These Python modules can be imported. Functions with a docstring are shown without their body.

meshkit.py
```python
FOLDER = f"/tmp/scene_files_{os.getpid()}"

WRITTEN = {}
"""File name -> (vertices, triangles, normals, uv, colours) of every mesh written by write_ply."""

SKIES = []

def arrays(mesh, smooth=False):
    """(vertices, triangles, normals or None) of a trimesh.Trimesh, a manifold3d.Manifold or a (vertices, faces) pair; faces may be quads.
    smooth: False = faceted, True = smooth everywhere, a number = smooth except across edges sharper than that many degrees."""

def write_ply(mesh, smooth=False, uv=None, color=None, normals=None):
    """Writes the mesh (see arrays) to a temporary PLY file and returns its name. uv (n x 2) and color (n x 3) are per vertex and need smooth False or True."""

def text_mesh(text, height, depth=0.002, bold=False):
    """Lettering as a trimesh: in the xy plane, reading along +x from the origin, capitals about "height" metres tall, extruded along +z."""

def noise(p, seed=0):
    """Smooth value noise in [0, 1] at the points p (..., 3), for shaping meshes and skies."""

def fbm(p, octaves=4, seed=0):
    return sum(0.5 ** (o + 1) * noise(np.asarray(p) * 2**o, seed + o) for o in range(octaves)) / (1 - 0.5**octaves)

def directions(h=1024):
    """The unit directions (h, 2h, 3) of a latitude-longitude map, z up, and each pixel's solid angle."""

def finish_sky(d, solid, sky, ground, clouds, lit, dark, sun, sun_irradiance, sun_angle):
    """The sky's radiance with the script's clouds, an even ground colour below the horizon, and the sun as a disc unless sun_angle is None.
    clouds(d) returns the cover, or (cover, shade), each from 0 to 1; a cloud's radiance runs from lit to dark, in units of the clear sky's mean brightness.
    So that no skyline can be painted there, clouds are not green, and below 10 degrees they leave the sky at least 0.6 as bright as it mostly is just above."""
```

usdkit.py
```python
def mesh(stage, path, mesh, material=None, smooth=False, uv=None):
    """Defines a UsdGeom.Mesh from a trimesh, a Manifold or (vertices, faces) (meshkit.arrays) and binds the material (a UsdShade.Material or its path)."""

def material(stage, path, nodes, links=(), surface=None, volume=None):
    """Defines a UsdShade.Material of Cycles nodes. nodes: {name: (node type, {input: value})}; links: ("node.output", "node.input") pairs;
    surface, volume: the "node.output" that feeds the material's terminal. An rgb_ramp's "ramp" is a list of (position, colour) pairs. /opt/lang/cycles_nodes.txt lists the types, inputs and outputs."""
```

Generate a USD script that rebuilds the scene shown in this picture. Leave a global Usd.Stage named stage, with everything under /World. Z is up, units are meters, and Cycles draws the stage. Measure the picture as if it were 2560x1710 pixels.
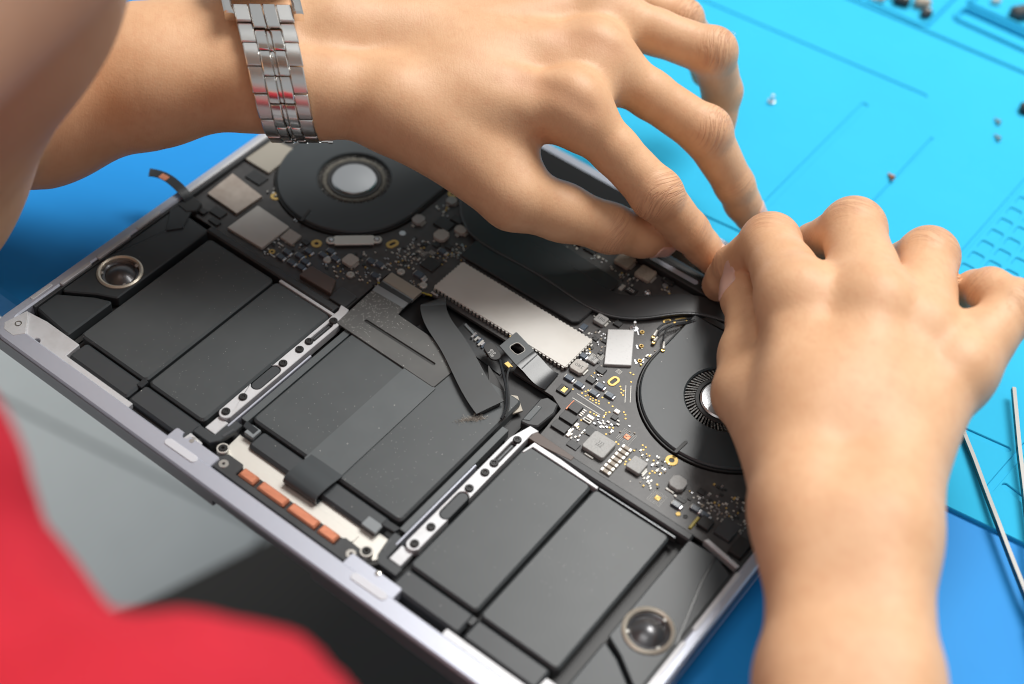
import math, random
import numpy as np, trimesh, manifold3d, shapely
from shapely.geometry import Polygon, Point, LineString, box as sbox
from shapely.ops import unary_union
from shapely import affinity
from pxr import Usd, UsdGeom, UsdLux, UsdShade, Gf, Sdf, Vt
import usdkit, meshkit
rng = np.random.default_rng(7)
random.seed(7)
stage = Usd.Stage.CreateInMemory()
UsdGeom.Xform.Define(stage, '/World')
UsdGeom.Scope.Define(stage, '/World/Looks')
# All modelling is in millimetres in the laptop's frame (x along its width, y from front to hinge, z = 0 on its top rim);
# the table top lies 16 mm below the rim and is z = 0 of the world.
ZT = 16.0
def W(p): return (np.asarray(p, float) + [0, 0, ZT]) * .001

# ------------------------------------------------------------------ camera
CAM_C = (237.262, -205.625, 459.644)
CAM_R = np.array([[0.793141, 0.605767, 0.063035], [0.48977, -0.572874, -0.657223], [-0.362013, 0.552143, -0.751056]])
cam = UsdGeom.Camera.Define(stage, '/World/camera')
cam.CreateHorizontalApertureAttr(36.0); cam.CreateVerticalApertureAttr(36.0 * 684 / 1024)
cam.CreateFocalLengthAttr(52.03); cam.CreateClippingRangeAttr(Gf.Vec2f(.02, 20))
cam.CreateFStopAttr(4.5); cam.CreateFocusDistanceAttr(.603)
cam.CreateExposureAttr(-0.06)
m = np.eye(4); m[0, :3] = CAM_R[0]; m[1, :3] = -CAM_R[1]; m[2, :3] = -CAM_R[2]; m[3, :3] = W(CAM_C)
cam.AddTransformOp().Set(Gf.Matrix4d(m.tolist()))

# ------------------------------------------------------------------ light: the ceiling lamps of a bright room and its pale walls
dome = UsdLux.DomeLight.Define(stage, '/World/room_light')
dm = usdkit.material(stage, '/World/Looks/room', {'b': ('background_shader', {'color': (.95, .98, 1.0), 'strength': .42})}, surface='b.background')
UsdShade.MaterialBindingAPI.Apply(dome.GetPrim()).Bind(dm)
def rect_light(name, pos, target, w, h, inten, col):
    l = UsdLux.RectLight.Define(stage, '/World/' + name)
    l.CreateWidthAttr(w); l.CreateHeightAttr(h); l.CreateIntensityAttr(inten); l.CreateColorAttr(Gf.Vec3f(*col))
    p, t = np.array(pos, float), np.array(target, float)
    z = (p - t) / np.linalg.norm(p - t); x = np.cross([0, 1, .01], z); x /= np.linalg.norm(x); y = np.cross(z, x)
    mm = np.eye(4); mm[0, :3] = x; mm[1, :3] = y; mm[2, :3] = z; mm[3, :3] = p
    l.AddTransformOp().Set(Gf.Matrix4d(mm.tolist()))
rect_light('ceiling_lamp', (.10, 1.15, 1.5), (0, .15, 0), 1.0, .7, 20.5, (1.0, .985, .955))
rect_light('ceiling_lamp_001', (-.15, -.35, 1.75), (0, .1, 0), .9, .6, 3.6, (1.0, .985, .96))

# ------------------------------------------------------------------ scene tree helpers
used = {}
def numbered(path):
    n = used.get(path, 0); used[path] = n + 1
    return path if n == 0 else f'{path}_{n:03d}'
def keys(prim, label=None, cat=None, group=None, kind=None):
    for k, v in (('label', label), ('category', cat), ('group', group), ('kind', kind)):
        if v: prim.SetCustomDataByKey(k, v)
BASE = {}
def thing(name, label, cat, base=(0, 0, 0), group=None):
    path = numbered('/World/' + name)
    x = UsdGeom.Xform.Define(stage, path); x.AddTranslateOp().Set(Gf.Vec3d(*map(float, W(base))))
    BASE[path] = np.asarray(base, float)
    keys(x.GetPrim(), label, cat, group)
    return path
def put(parent, name, mesh, mat, label=None, kind=None, smooth=30, cat=None, group=None, prim=None):
    """One mesh (mm) as a child of parent, or directly under /World."""
    path = numbered((parent or '/World') + '/' + name)
    top = '/' + '/'.join(path.split('/')[1:3])
    v, f, n = meshkit.arrays(mesh, smooth)
    b = BASE.get(top)
    v = (v - b) * .001 if b is not None else W(v)
    me = UsdGeom.Mesh.Define(stage, path)
    me.CreatePointsAttr(Vt.Vec3fArray.FromNumpy(v.astype(np.float32)))
    me.CreateFaceVertexCountsAttr(Vt.IntArray.FromNumpy(np.full(len(f), 3, np.int32)))
    me.CreateFaceVertexIndicesAttr(Vt.IntArray.FromNumpy(f.astype(np.int32).ravel()))
    me.CreateSubdivisionSchemeAttr('none')
    if n is not None:
        me.CreateNormalsAttr(Vt.Vec3fArray.FromNumpy(n.astype(np.float32))); me.SetNormalsInterpolation('vertex')
    for k, a in (prim or {}).items():
        UsdGeom.PrimvarsAPI(me).CreatePrimvar(k, Sdf.ValueTypeNames.Float3Array, 'vertex').Set(Vt.Vec3fArray.FromNumpy(np.asarray(a, np.float32)))
    UsdShade.MaterialBindingAPI.Apply(me.GetPrim()).Bind(mat)
    keys(me.GetPrim(), label, cat, group, kind)
    return path

# ------------------------------------------------------------------ mesh helpers (mm)
cat_ = lambda ms: trimesh.util.concatenate(list(ms))
def rr(x0, y0, x1, y1, r=.5):
    r = min(r, .499 * abs(x1 - x0), .499 * abs(y1 - y0))
    return sbox(x0 + r, y0 + r, x1 - r, y1 - r).buffer(r, quad_segs=4) if r > 1e-3 else sbox(x0, y0, x1, y1)
def poly(pts, r=0):
    p = Polygon(pts)
    return p.buffer(-r, join_style='mitre').buffer(r, quad_segs=4) if r else p
def _ring(c):
    c = np.asarray(c.coords)[:-1]
    keep = np.linalg.norm(c - np.roll(c, 1, 0), axis=1) > 1e-4
    return c[keep]
def _inset(c, b):
    e = np.roll(c, -1, 0) - c; e /= np.linalg.norm(e, axis=1, keepdims=True)
    nrm = np.c_[-e[:, 1], e[:, 0]]; n0 = np.roll(nrm, 1, 0)
    s = n0 + nrm; d = np.maximum(1 + (n0 * nrm).sum(1), .35)[:, None]
    return c + b * s / d
def slab(pg, z0, z1, b=0.0):
    """A plate with outline pg from z0 to z1, its upper edge chamfered by b."""
    if pg.geom_type != 'Polygon': return cat_([slab(g, z0, z1, b) for g in pg.geoms])
    pg = shapely.geometry.polygon.orient(pg.simplify(.005), 1.0)
    V, F, k = [], [], 0
    rings = [_ring(pg.exterior)] + [_ring(r) for r in pg.interiors]
    tops = [_inset(c, b) if b else c for c in rings]
    for c, t in zip(rings, tops):
        n = len(c); lv = [np.c_[c, np.full(n, z0)], np.c_[c, np.full(n, z1 - b)]] + ([np.c_[t, np.full(n, z1)]] if b else [])
        i = np.arange(n); j = (i + 1) % n
        for q in range(len(lv) - 1):
            a, d = k + q * n, k + (q + 1) * n
            F += [np.c_[a + i, a + j, d + j], np.c_[a + i, d + j, d + i]]
        V += lv; k += n * len(lv)
    for z, rs, flip in ((z1, tops, False), (z0, rings, True)):
        tv, tf = trimesh.creation.triangulate_polygon(Polygon(rs[0], rs[1:]), engine='earcut')
        a, bb, c = tv[tf[:, 0]], tv[tf[:, 1]], tv[tf[:, 2]]
        neg = ((bb - a)[:, 0] * (c - a)[:, 1] - (bb - a)[:, 1] * (c - a)[:, 0]) < 0
        tf = np.where(neg[:, None], tf[:, ::-1], tf)
        if flip: tf = tf[:, ::-1]
        V.append(np.c_[tv, np.full(len(tv), z)]); F.append(tf + k); k += len(tv)
    return trimesh.Trimesh(np.vstack(V), np.vstack(F), process=False)
def bx(x0, y0, z0, x1, y1, z1, b=.0): return slab(sbox(x0, y0, x1, y1), z0, z1, b)
def cyl(x, y, r, z0, z1, b=0, n=24): return slab(Point(x, y).buffer(r, quad_segs=n // 4), z0, z1, b)
def annulus(x, y, r0, r1, z0, z1, b=0, n=40): return slab(Point(x, y).buffer(r1, quad_segs=n // 4).difference(Point(x, y).buffer(r0, quad_segs=n // 4)), z0, z1, b)
def stad(x0, y0, x1, y1, r): return LineString([(x0, y0), (x1, y1)]).buffer(r, quad_segs=6)
def lathe(x, y, prof, n=40):
    m_ = trimesh.creation.revolve(np.asarray(prof, float), sections=n); m_.apply_translation([x, y, 0]); return m_
def rotz(mesh, deg, c):
    mesh = mesh.copy(); mesh.apply_transform(trimesh.transformations.rotation_matrix(math.radians(deg), [0, 0, 1], [c[0], c[1], 0])); return mesh
def tube(pts, r, sides=8, caps=True):
    p = np.asarray(pts, float); n = len(p); r = np.broadcast_to(r, (n,))
    t = np.gradient(p, axis=0); t /= np.linalg.norm(t, axis=1, keepdims=True) + 1e-12
    a = np.cross(t, np.where(np.abs(t[:, 2:]) < .9, [0, 0, 1.], [1., 0, 0])); a /= np.linalg.norm(a, axis=1, keepdims=True) + 1e-12
    b = np.cross(t, a); g = np.arange(sides) * 2 * math.pi / sides
    v = (p[:, None] + r[:, None, None] * (np.cos(g)[None, :, None] * a[:, None] + np.sin(g)[None, :, None] * b[:, None])).reshape(-1, 3)
    i, j = np.meshgrid(np.arange(n - 1), np.arange(sides), indexing='ij'); k = (j + 1) % sides
    q = np.stack([i * sides + j, i * sides + k, (i + 1) * sides + k, (i + 1) * sides + j], -1).reshape(-1, 4)
    f = np.vstack([q[:, [0, 1, 2]], q[:, [0, 2, 3]]])
    if caps:
        v = np.vstack([v, p[0], p[-1]]); o = n * sides; s = np.arange(sides); s1 = (s + 1) % sides
        f = np.vstack([f, np.c_[np.full(sides, o), s1, s], np.c_[np.full(sides, o + 1), (n - 1) * sides + s, (n - 1) * sides + s1]])
    return trimesh.Trimesh(v, f, process=False)
def smooth_path(pts, n=40):
    from scipy.interpolate import CubicSpline
    p = np.asarray(pts, float); t = np.r_[0, np.cumsum(np.linalg.norm(np.diff(p, axis=0), axis=1))]
    return CubicSpline(t, p)(np.linspace(0, t[-1], n))
def ribbon(pts, w, th, side=None):
    """A flat strip of width w and thickness th along a path; side = width direction."""
    p = np.asarray(pts, float); n = len(p); t = np.gradient(p, axis=0); t /= np.linalg.norm(t, axis=1, keepdims=True)
    s = np.broadcast_to(np.asarray(side, float), p.shape); s = s - (s * t).sum(1)[:, None] * t; s /= np.linalg.norm(s, axis=1, keepdims=True)
    u = np.cross(s, t); w = np.broadcast_to(w, (n,))[:, None] / 2
    c = [p + s * w + u * th / 2, p - s * w + u * th / 2, p - s * w - u * th / 2, p + s * w - u * th / 2]
    v = np.stack(c, 1).reshape(-1, 3); F = []
    for i in range(n - 1):
        for k in range(4):
            a, b_ = 4 * i + k, 4 * i + (k + 1) % 4; F += [[a, b_, b_ + 4], [a, b_ + 4, a + 4]]
    F += [[0, 2, 1], [0, 3, 2], [4 * n - 4, 4 * n - 3, 4 * n - 2], [4 * n - 4, 4 * n - 2, 4 * n - 1]]
    m_ = trimesh.Trimesh(v, F, process=False)
    if m_.volume < 0: m_.invert()
    return m_

# ------------------------------------------------------------------ materials
def mat(name, color, rough=.5, metal=0., noise=None, bump=None, spec=None, coat=0, extra=None, aniso=0):
    """noise = (scale per metre, amount, other colour); bump = (scale, strength, distance in mm)."""
    p = {'base_color': tuple(color), 'roughness': rough, 'metallic': metal}
    if spec is not None: p['specular_ior_level'] = spec
    if coat: p['coat_weight'] = coat; p['coat_roughness'] = .12
    p.update(extra or {})
    nodes, links = {'p': ('principled_bsdf', p), 'g': ('geometry', {})}, []
    if noise:
        sc, lo, hi, c2 = noise
        nodes['n'] = ('noise_texture', {'scale': sc, 'detail': 4.0, 'roughness': .6})
        nodes['r'] = ('map_range', {'from_min': lo, 'from_max': hi, 'to_min': 0.0, 'to_max': 1.0, 'clamp': True})
        nodes['m'] = ('mix_color', {'a': tuple(color), 'b': tuple(c2)})
        links += [('g.position', 'n.vector'), ('n.fac', 'r.value'), ('r.result', 'm.fac'), ('m.result', 'p.base_color')]
    if bump:
        sc, st, dist = bump
        nodes['bn'] = ('noise_texture', {'scale': sc, 'detail': 3.0, 'roughness': .6})
        nodes['b'] = ('bump', {'strength': st, 'distance': dist * .001})
        links += [('g.position', 'bn.vector'), ('bn.fac', 'b.height'), ('b.normal', 'p.normal')]
    return usdkit.material(stage, '/World/Looks/' + name, nodes, links, surface='p.BSDF')
def dusty(name, color, rough, amount=.035, scale=900, big=(.02, .02, .02), spec=.5, thr=.16):
    """Dark plastic with pale specks of dust: white spots in some voronoi cells, thicker in patches."""
    nodes = {'g': ('geometry', {}), 'v': ('voronoi_texture', {'scale': scale, 'randomness': 1.0}),
             'n': ('noise_texture', {'scale': 22.0, 'detail': 3.0}), 'n2': ('noise_texture', {'scale': 60.0, 'detail': 4.0}),
             's': ('separate_color', {}), 'lt': ('math', {'math_type': 'less_than', 'value2': thr}),
             'pick': ('math', {'math_type': 'less_than'}), 'rng': ('map_range', {'from_min': .42, 'from_max': .72, 'to_min': 0.0, 'to_max': amount * 2, 'clamp': True}),
             'mul': ('math', {'math_type': 'multiply'}), 'mx': ('mix_color', {'b': (.42, .42, .40)}), 'base': ('mix_color', {'a': tuple(color), 'b': tuple(big)}),
             'hz': ('map_range', {'from_min': .4, 'from_max': .7, 'to_min': 0.0, 'to_max': 1.0, 'clamp': True}),
             'p': ('principled_bsdf', {'roughness': rough, 'specular_ior_level': spec}),
             'bn': ('noise_texture', {'scale': 4000.0, 'detail': 1.0}), 'b': ('bump', {'strength': .12, 'distance': .00005})}
    links = [('g.position', 'v.vector'), ('g.position', 'n.vector'), ('g.position', 'n2.vector'), ('v.distance', 'lt.value1'), ('v.color', 's.color'), ('s.r', 'pick.value1'),
             ('n.fac', 'rng.value'), ('rng.result', 'pick.value2'), ('lt.value', 'mul.value1'), ('pick.value', 'mul.value2'), ('mul.value', 'mx.fac'),
             ('n2.fac', 'hz.value'), ('hz.result', 'base.fac'), ('base.result', 'mx.a'), ('mx.result', 'p.base_color'), ('g.position', 'bn.vector'), ('bn.fac', 'b.height'), ('b.normal', 'p.normal')]
    return usdkit.material(stage, '/World/Looks/' + name, nodes, links, surface='p.BSDF')
M = {}
M['alu'] = mat('anodised_aluminium', (.46, .48, .55), .42, .5, bump=(9000, .08, .02))
M['alu_white'] = mat('bare_aluminium', (.56, .565, .58), .48, .35, noise=(160, .45, .7, (.50, .50, .505)), bump=(7000, .06, .02))
M['pad'] = mat('pale_rubber_pad', (.60, .61, .65), .6)
M['wall'] = mat('dark_aluminium', (.26, .25, .27), .35, .85)
M['steel_white'] = mat('pale_steel', (.64, .62, .57), .45, .55, bump=(5000, .05, .02))
M['shield'] = mat('tin_shield', (.52, .505, .475), .5, .22, noise=(45, .40, .75, (.475, .455, .42)), bump=(260, .10, .25))
M['shield_bright'] = mat('bright_shield', (.46, .46, .455), .5, .25, noise=(900, .55, .75, (.40, .40, .395)), bump=(3000, .05, .03))
M['shield_brown'] = mat('tarnished_shield', (.40, .33, .28), .42, .75, noise=(70, .35, .7, (.55, .48, .42)))
M['battery'] = dusty('battery_film', (.046, .053, .056), .42, .10, 1250, (.053, .060, .063), .5, .14)
M['battery_strip'] = dusty('battery_tape', (.034, .039, .043), .40, .015, 700, (.038, .043, .047))
M['plate'] = dusty('grey_dusty_plate', (.085, .086, .084), .58, .55, 1250, (.105, .106, .102), .35, .24)
M['tape'] = dusty('grey_film_tape', (.074, .084, .088), .40, .03, 700, (.084, .094, .098), .45)
M['film'] = mat('pale_grey_film', (.20, .22, .23), .38)
M['flex'] = dusty('black_flex', (.034, .038, .040), .45, .02, 800, (.03, .032, .033))
M['flex_gloss'] = mat('glossy_flex', (.018, .021, .024), .30)
M['flex_roll'] = mat('glossy_grey_flex', (.045, .052, .056), .26)
M['plastic'] = mat('black_plastic', (.014, .014, .014), .48, bump=(3000, .15, .03))
M['plastic_grey'] = mat('dark_grey_plastic', (.038, .041, .044), .45, noise=(60, .4, .7, (.024, .025, .026)), bump=(3500, .15, .03))
M['fan'] = dusty('fan_cover', (.038, .045, .049), .38, .012, 900, (.043, .050, .054), .42)
M['board'] = mat('circuit_board', (.046, .044, .044), .40, noise=(260, .42, .62, (.058, .056, .055)), bump=(2500, .2, .03))
M['chip'] = mat('black_chip', (.017, .018, .019), .42, noise=(900, .5, .7, (.026, .027, .028)))
M['chip_blue'] = mat('blue_black_capacitor', (.070, .092, .120), .28)
M['ferrite'] = mat('grey_ferrite', (.34, .34, .33), .5, noise=(1500, .45, .65, (.28, .28, .27)))
M['ferrite_warm'] = mat('warm_grey_ferrite', (.40, .38, .35), .5, noise=(1500, .45, .65, (.33, .31, .28)))
M['tan'] = mat('tan_ferrite', (.36, .31, .25), .5, noise=(1200, .4, .65, (.28, .24, .19)))
M['silver'] = mat('solder', (.62, .63, .65), .32, .9)
M['silver_soft'] = mat('dull_solder', (.46, .45, .42), .5, .5)
M['gold'] = mat('gold_plating', (.86, .62, .24), .28, 1.0)
M['gold_soft'] = mat('dull_gold', (.60, .42, .14), .5, .55)
M['copper'] = mat('copper_foil', (.60, .23, .13), .45, .5, noise=(300, .4, .7, (.55, .20, .11)), bump=(2500, .08, .03))
M['print'] = mat('white_print', (.62, .62, .60), .6)
M['ink'] = mat('dark_print', (.06, .06, .06), .6)
M['screw'] = mat('black_screw', (.030, .030, .030), .35, .4)
M['screw_steel'] = mat('steel_screw', (.62, .60, .56), .30, 1.0)
M['pipe'] = mat('black_heat_pipe', (.019, .021, .023), .34, bump=(1400, .05, .04))
M['edge'] = mat('grey_edge', (.10, .105, .11), .3, .5)  # plain grey for thin lines along edges and seams
M['brown'] = mat('brown_foam_cover', (.085, .060, .050), .45)
M['beige'] = mat('beige_shielding', (.34, .31, .26), .45, .3)
M['ring'] = mat('speaker_ring', (.60, .55, .46), .4, .7)
M['dome'] = mat('speaker_dome', (.10, .10, .105), .30, .7, coat=.3)
M['blade'] = mat('fan_blade', (.016, .016, .016), .4, noise=(1500, .45, .6, (.24, .23, .21)))
M['blade_dusty'] = mat('dusty_fan_ring', (.16, .145, .115), .7, noise=(900, .4, .65, (.07, .065, .055)))
M['hub'] = mat('polished_fan_hub', (.60, .61, .62), .27, 1.0)
M['cavity'] = mat('cavity_floor', (.012, .012, .013), .5)
M['glass_black'] = mat('black_display_glass', (.006, .006, .006), .12)
M['steel'] = mat('polished_steel', (.80, .79, .77), .17, 1.0, bump=(5000, .06, .02))
M['steel_brushed'] = mat('satin_steel', (.74, .73, .71), .27, 1.0, bump=(6000, .12, .02))
M['tweezer'] = mat('tweezer_steel', (.12, .118, .112), .42, .9)
M['mat'] = mat('cyan_silicone', (.032, .43, .68), .75, noise=(14, .35, .75, (.029, .41, .66)), bump=(2500, .1, .04), spec=.12)
M['table'] = mat('blue_table_top', (.020, .27, .68), .5, noise=(9, .35, .7, (.018, .25, .64)), bump=(1200, .06, .05), spec=.12)
M['shirt'] = mat('red_cotton', (.50, .020, .036), .9, noise=(35, .35, .7, (.44, .016, .029)), bump=(1500, .5, .2), spec=.2)
M['trousers'] = mat('grey_cloth', (.30, .32, .32), .9, noise=(40, .35, .7, (.26, .28, .28)), bump=(1400, .4, .2))
M['floor'] = mat('grey_floor_tile', (.46, .49, .49), .5, noise=(6, .35, .7, (.42, .45, .45)))
M['joint'] = mat('tile_joint', (.36, .38, .38), .8)
M['rubber'] = mat('black_rubber', (.020, .018, .015), .6)
M['lint'] = mat('grey_lint', (.34, .31, .27), .9)
M['nail'] = mat('fingernail', (.66, .42, .34), .42)
M['hair'] = mat('black_hair', (.012, .010, .009), .5)
M['eye'] = mat('eyeball', (.7, .68, .65), .2)
M['yellow'] = mat('yellow_tape_edge', (.42, .34, .05), .4)

def skin_material():
    nodes = {'g': ('geometry', {}), 'a': ('attribute', {'attribute': 'crease'}), 't': ('attribute', {'attribute': 'tone'}), 'ts': ('separate_xyz', {}), 'as': ('separate_xyz', {}),
             'n1': ('noise_texture', {'scale': 70.0, 'detail': 3.0, 'roughness': .6}), 'n2': ('noise_texture', {'scale': 700.0, 'detail': 3.0, 'roughness': .65}),
             'r1': ('map_range', {'from_min': .28, 'from_max': .80, 'to_min': 0.0, 'to_max': 1.0, 'clamp': True}),
             'c1': ('mix_color', {'a': (.68, .41, .235), 'b': (.60, .335, .18)}),
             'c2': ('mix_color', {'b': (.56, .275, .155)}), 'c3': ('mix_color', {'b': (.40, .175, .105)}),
             # creases: stretched noise in the finger's own coordinates (along, across, mask)
             'cv': ('combine_xyz', {}), 'mx': ('math', {'math_type': 'multiply', 'value2': 0.62}), 'my': ('math', {'math_type': 'multiply', 'value2': 0.075}),
             'wn': ('noise_texture', {'scale': 1.0, 'detail': 2.0, 'roughness': .55, 'distortion': .5}),
             'rid': ('math', {'math_type': 'subtract', 'value2': .5}), 'ab': ('math', {'math_type': 'absolute'}),
             'wr': ('map_range', {'from_min': 0.0, 'from_max': .075, 'to_min': 1.0, 'to_max': 0.0, 'clamp': True}),
             'wm': ('math', {'math_type': 'multiply'}), 'cf': ('math', {'math_type': 'multiply', 'value2': .5}),
             'hs': ('math', {'math_type': 'multiply', 'value2': -1.0}), 'pv': ('voronoi_texture', {'scale': 1150.0, 'feature': 'f1'}),
             'ps': ('math', {'math_type': 'multiply', 'value2': .16}), 'hh': ('math', {'math_type': 'add'}), 'n2s': ('math', {'math_type': 'multiply', 'value2': .35}), 'h2': ('math', {'math_type': 'add'}),
             'b': ('bump', {'strength': .65, 'distance': .0003}),
             'n3': ('noise_texture', {'scale': 240.0, 'detail': 4.0, 'roughness': .7}), 'r3': ('map_range', {'from_min': .5, 'from_max': .78, 'to_min': 0.0, 'to_max': .45, 'clamp': True}), 'c0': ('mix_color', {'b': (.58, .275, .15)}),
             'p': ('principled_bsdf', {'roughness': .52, 'specular_ior_level': .36, 'sheen_weight': .06, 'sheen_tint': (1.0, .75, .6)})}
    links = [('g.position', 'n1.vector'), ('g.position', 'n2.vector'), ('g.position', 'pv.vector'), ('n1.fac', 'r1.value'), ('r1.result', 'c1.fac'),
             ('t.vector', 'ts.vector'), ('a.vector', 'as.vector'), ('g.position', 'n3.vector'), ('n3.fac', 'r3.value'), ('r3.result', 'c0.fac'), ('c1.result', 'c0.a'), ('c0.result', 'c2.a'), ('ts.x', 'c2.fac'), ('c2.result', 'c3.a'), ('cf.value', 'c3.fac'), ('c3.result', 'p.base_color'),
             ('as.x', 'mx.value1'), ('as.y', 'my.value1'), ('mx.value', 'cv.x'), ('my.value', 'cv.y'), ('cv.vector', 'wn.vector'), ('wn.fac', 'rid.value1'), ('rid.value', 'ab.value1'), ('ab.value', 'wr.value'),
             ('wr.result', 'wm.value1'), ('as.z', 'wm.value2'), ('wm.value', 'cf.value1'), ('wm.value', 'hs.value1'),
             ('pv.distance', 'ps.value1'), ('ps.value', 'hh.value1'), ('hs.value', 'hh.value2'), ('n2.fac', 'n2s.value1'), ('n2s.value', 'h2.value1'), ('hh.value', 'h2.value2'), ('h2.value', 'b.height'), ('b.normal', 'p.normal')]
    return usdkit.material(stage, '/World/Looks/skin', nodes, links, surface='p.BSDF')
M['skin'] = skin_material()

# ------------------------------------------------------------------ the setting
FL = put(None, 'floor', bx(-3000, -2500, -930, 3000, 3500, -908), M['joint'], kind='structure')
for i in range(-4, 5):
    for j in range(-4, 6): put(FL, 'floor_tile', rotz(slab(rr(600 * i - 298, 600 * j - 298, 600 * i + 298, 600 * j + 298, 2), -908, -900, 1.5), 9.8, (0, 0)).apply_translation([-700, 56, 0]), M['floor'])
put(None, 'floor_mat', slab(poly([(-540, 82), (-400, 526), (900, 526), (900, -900), (-540, -900)], 20), -900, -888, 3), M['rubber'], 'black rubber floor mat under the bench', cat='floor mat')
put(None, 'table_top', slab(rr(-345, 24, 900, 900, 6), -36, -16, 2.0), M['table'], 'blue work table top under the laptop and the cyan mat', kind='structure', cat='table')

# cyan silicone repair mat: base sheet + a top sheet with moulded grooves, raised pads and a parts tray
MT = thing('work_mat', 'cyan silicone repair mat with moulded grooves and parts trays', 'work mat', (60, 340, -16))
outline = poly([(-120, 168), (165, 183), (420, 214), (420, 620), (-120, 620)], 9)
cuts = [stad(-75, 403.2, 68, 413.4, 1.9), stad(47.9, 287, 48.4, 386, 1.7), stad(86, 300, 86.6, 386, .5), stad(20, 261, 60, 265, 1.8), stad(60, 265.2, 128, 269.6, 1.5),
        stad(203, 206, 205.5, 236, 1.6), stad(207.5, 211, 216, 209.5, 1.4), stad(222, 205, 224, 300, 1.6), stad(178, 226, 200, 229, 1.4), stad(130, 304.8, 196, 306, 1.2), stad(134, 305.5, 137, 420, .9)]
pockets = [rr(140.6 + 8.6 * i + .22 * j - 3.1, 313.2 + 10 * j - 3.3, 140.6 + 8.6 * i + .22 * j + 3.1, 313.2 + 10 * j + 3.3, 1.3) for i in range(9) for j in range(7)]
trench = rr(51, 485.5, 180, 497, 2.5)
tray1 = rr(8, 466, 41, 520, 3); tray2 = rr(51, 503, 190, 560, 3); tray0 = rr(-60, 466, 2, 540, 3)
top = outline.difference(unary_union(cuts + pockets)).difference(unary_union([trench, tray1, tray2, tray0]))
put(MT, 'mat_base', slab(outline.difference(unary_union([trench, tray1, tray2, tray0]).buffer(-.5)), -16, -14.75, 0), M['mat'])
put(MT, 'tray_floor', slab(unary_union([trench, tray1, tray2, tray0]).buffer(.5), -16, -15.4, 0), M['mat'])
put(MT, 'mat_surface', slab(top, -14.75, -14, .3), M['mat'])
for p_ in pockets: put(MT, 'pocket_floor', slab(p_.buffer(.2), -15.0, -14.72), M['mat'])
def wallring(pg, w, z): return slab(pg.buffer(w).difference(pg), -14, z, .6)
for g in (tray0, tray1, tray2): put(MT, 'tray_rim', wallring(g, 2.0, -11.5), M['mat'])
put(MT, 'tray_rim', wallring(trench, 2.0, -12.0), M['mat'])
put(MT, 'ridge', slab(stad(-60, 459.5, 200, 473, 1.6), -14, -12.6, .6), M['mat'])
# ------------------------------------------------------------------ the laptop
LP = thing('laptop', 'opened laptop lying upside down with batteries, fans and circuit board exposed', 'laptop', (0, 106, -14))
body = rr(-152, 0, 152, 214.5, 9)
cav = unary_union([rr(-147.4, 8.2, 147.4, 208, 5)])
shell = slab(body, -9.3, 0, 1.1)
c1 = manifold3d.Manifold(manifold3d.Mesh(np.array(shell.vertices, np.float32), np.array(shell.faces, np.uint32))) if False else None
rim = body.difference(cav)
put(LP, 'chassis_rim', slab(rim, -5.6, 0, .7), M['alu'])
notch = rr(-25, -3, 25, 2.4, 2)
put(LP, 'lower_rim', slab(rim.difference(notch), -7.6, -5.6, 0), M['wall'])
put(LP, 'finger_notch', slab(rr(-25.5, 2.3, 25.5, 3.0, .2), -9.2, -5.6), M['cavity'])
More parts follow.
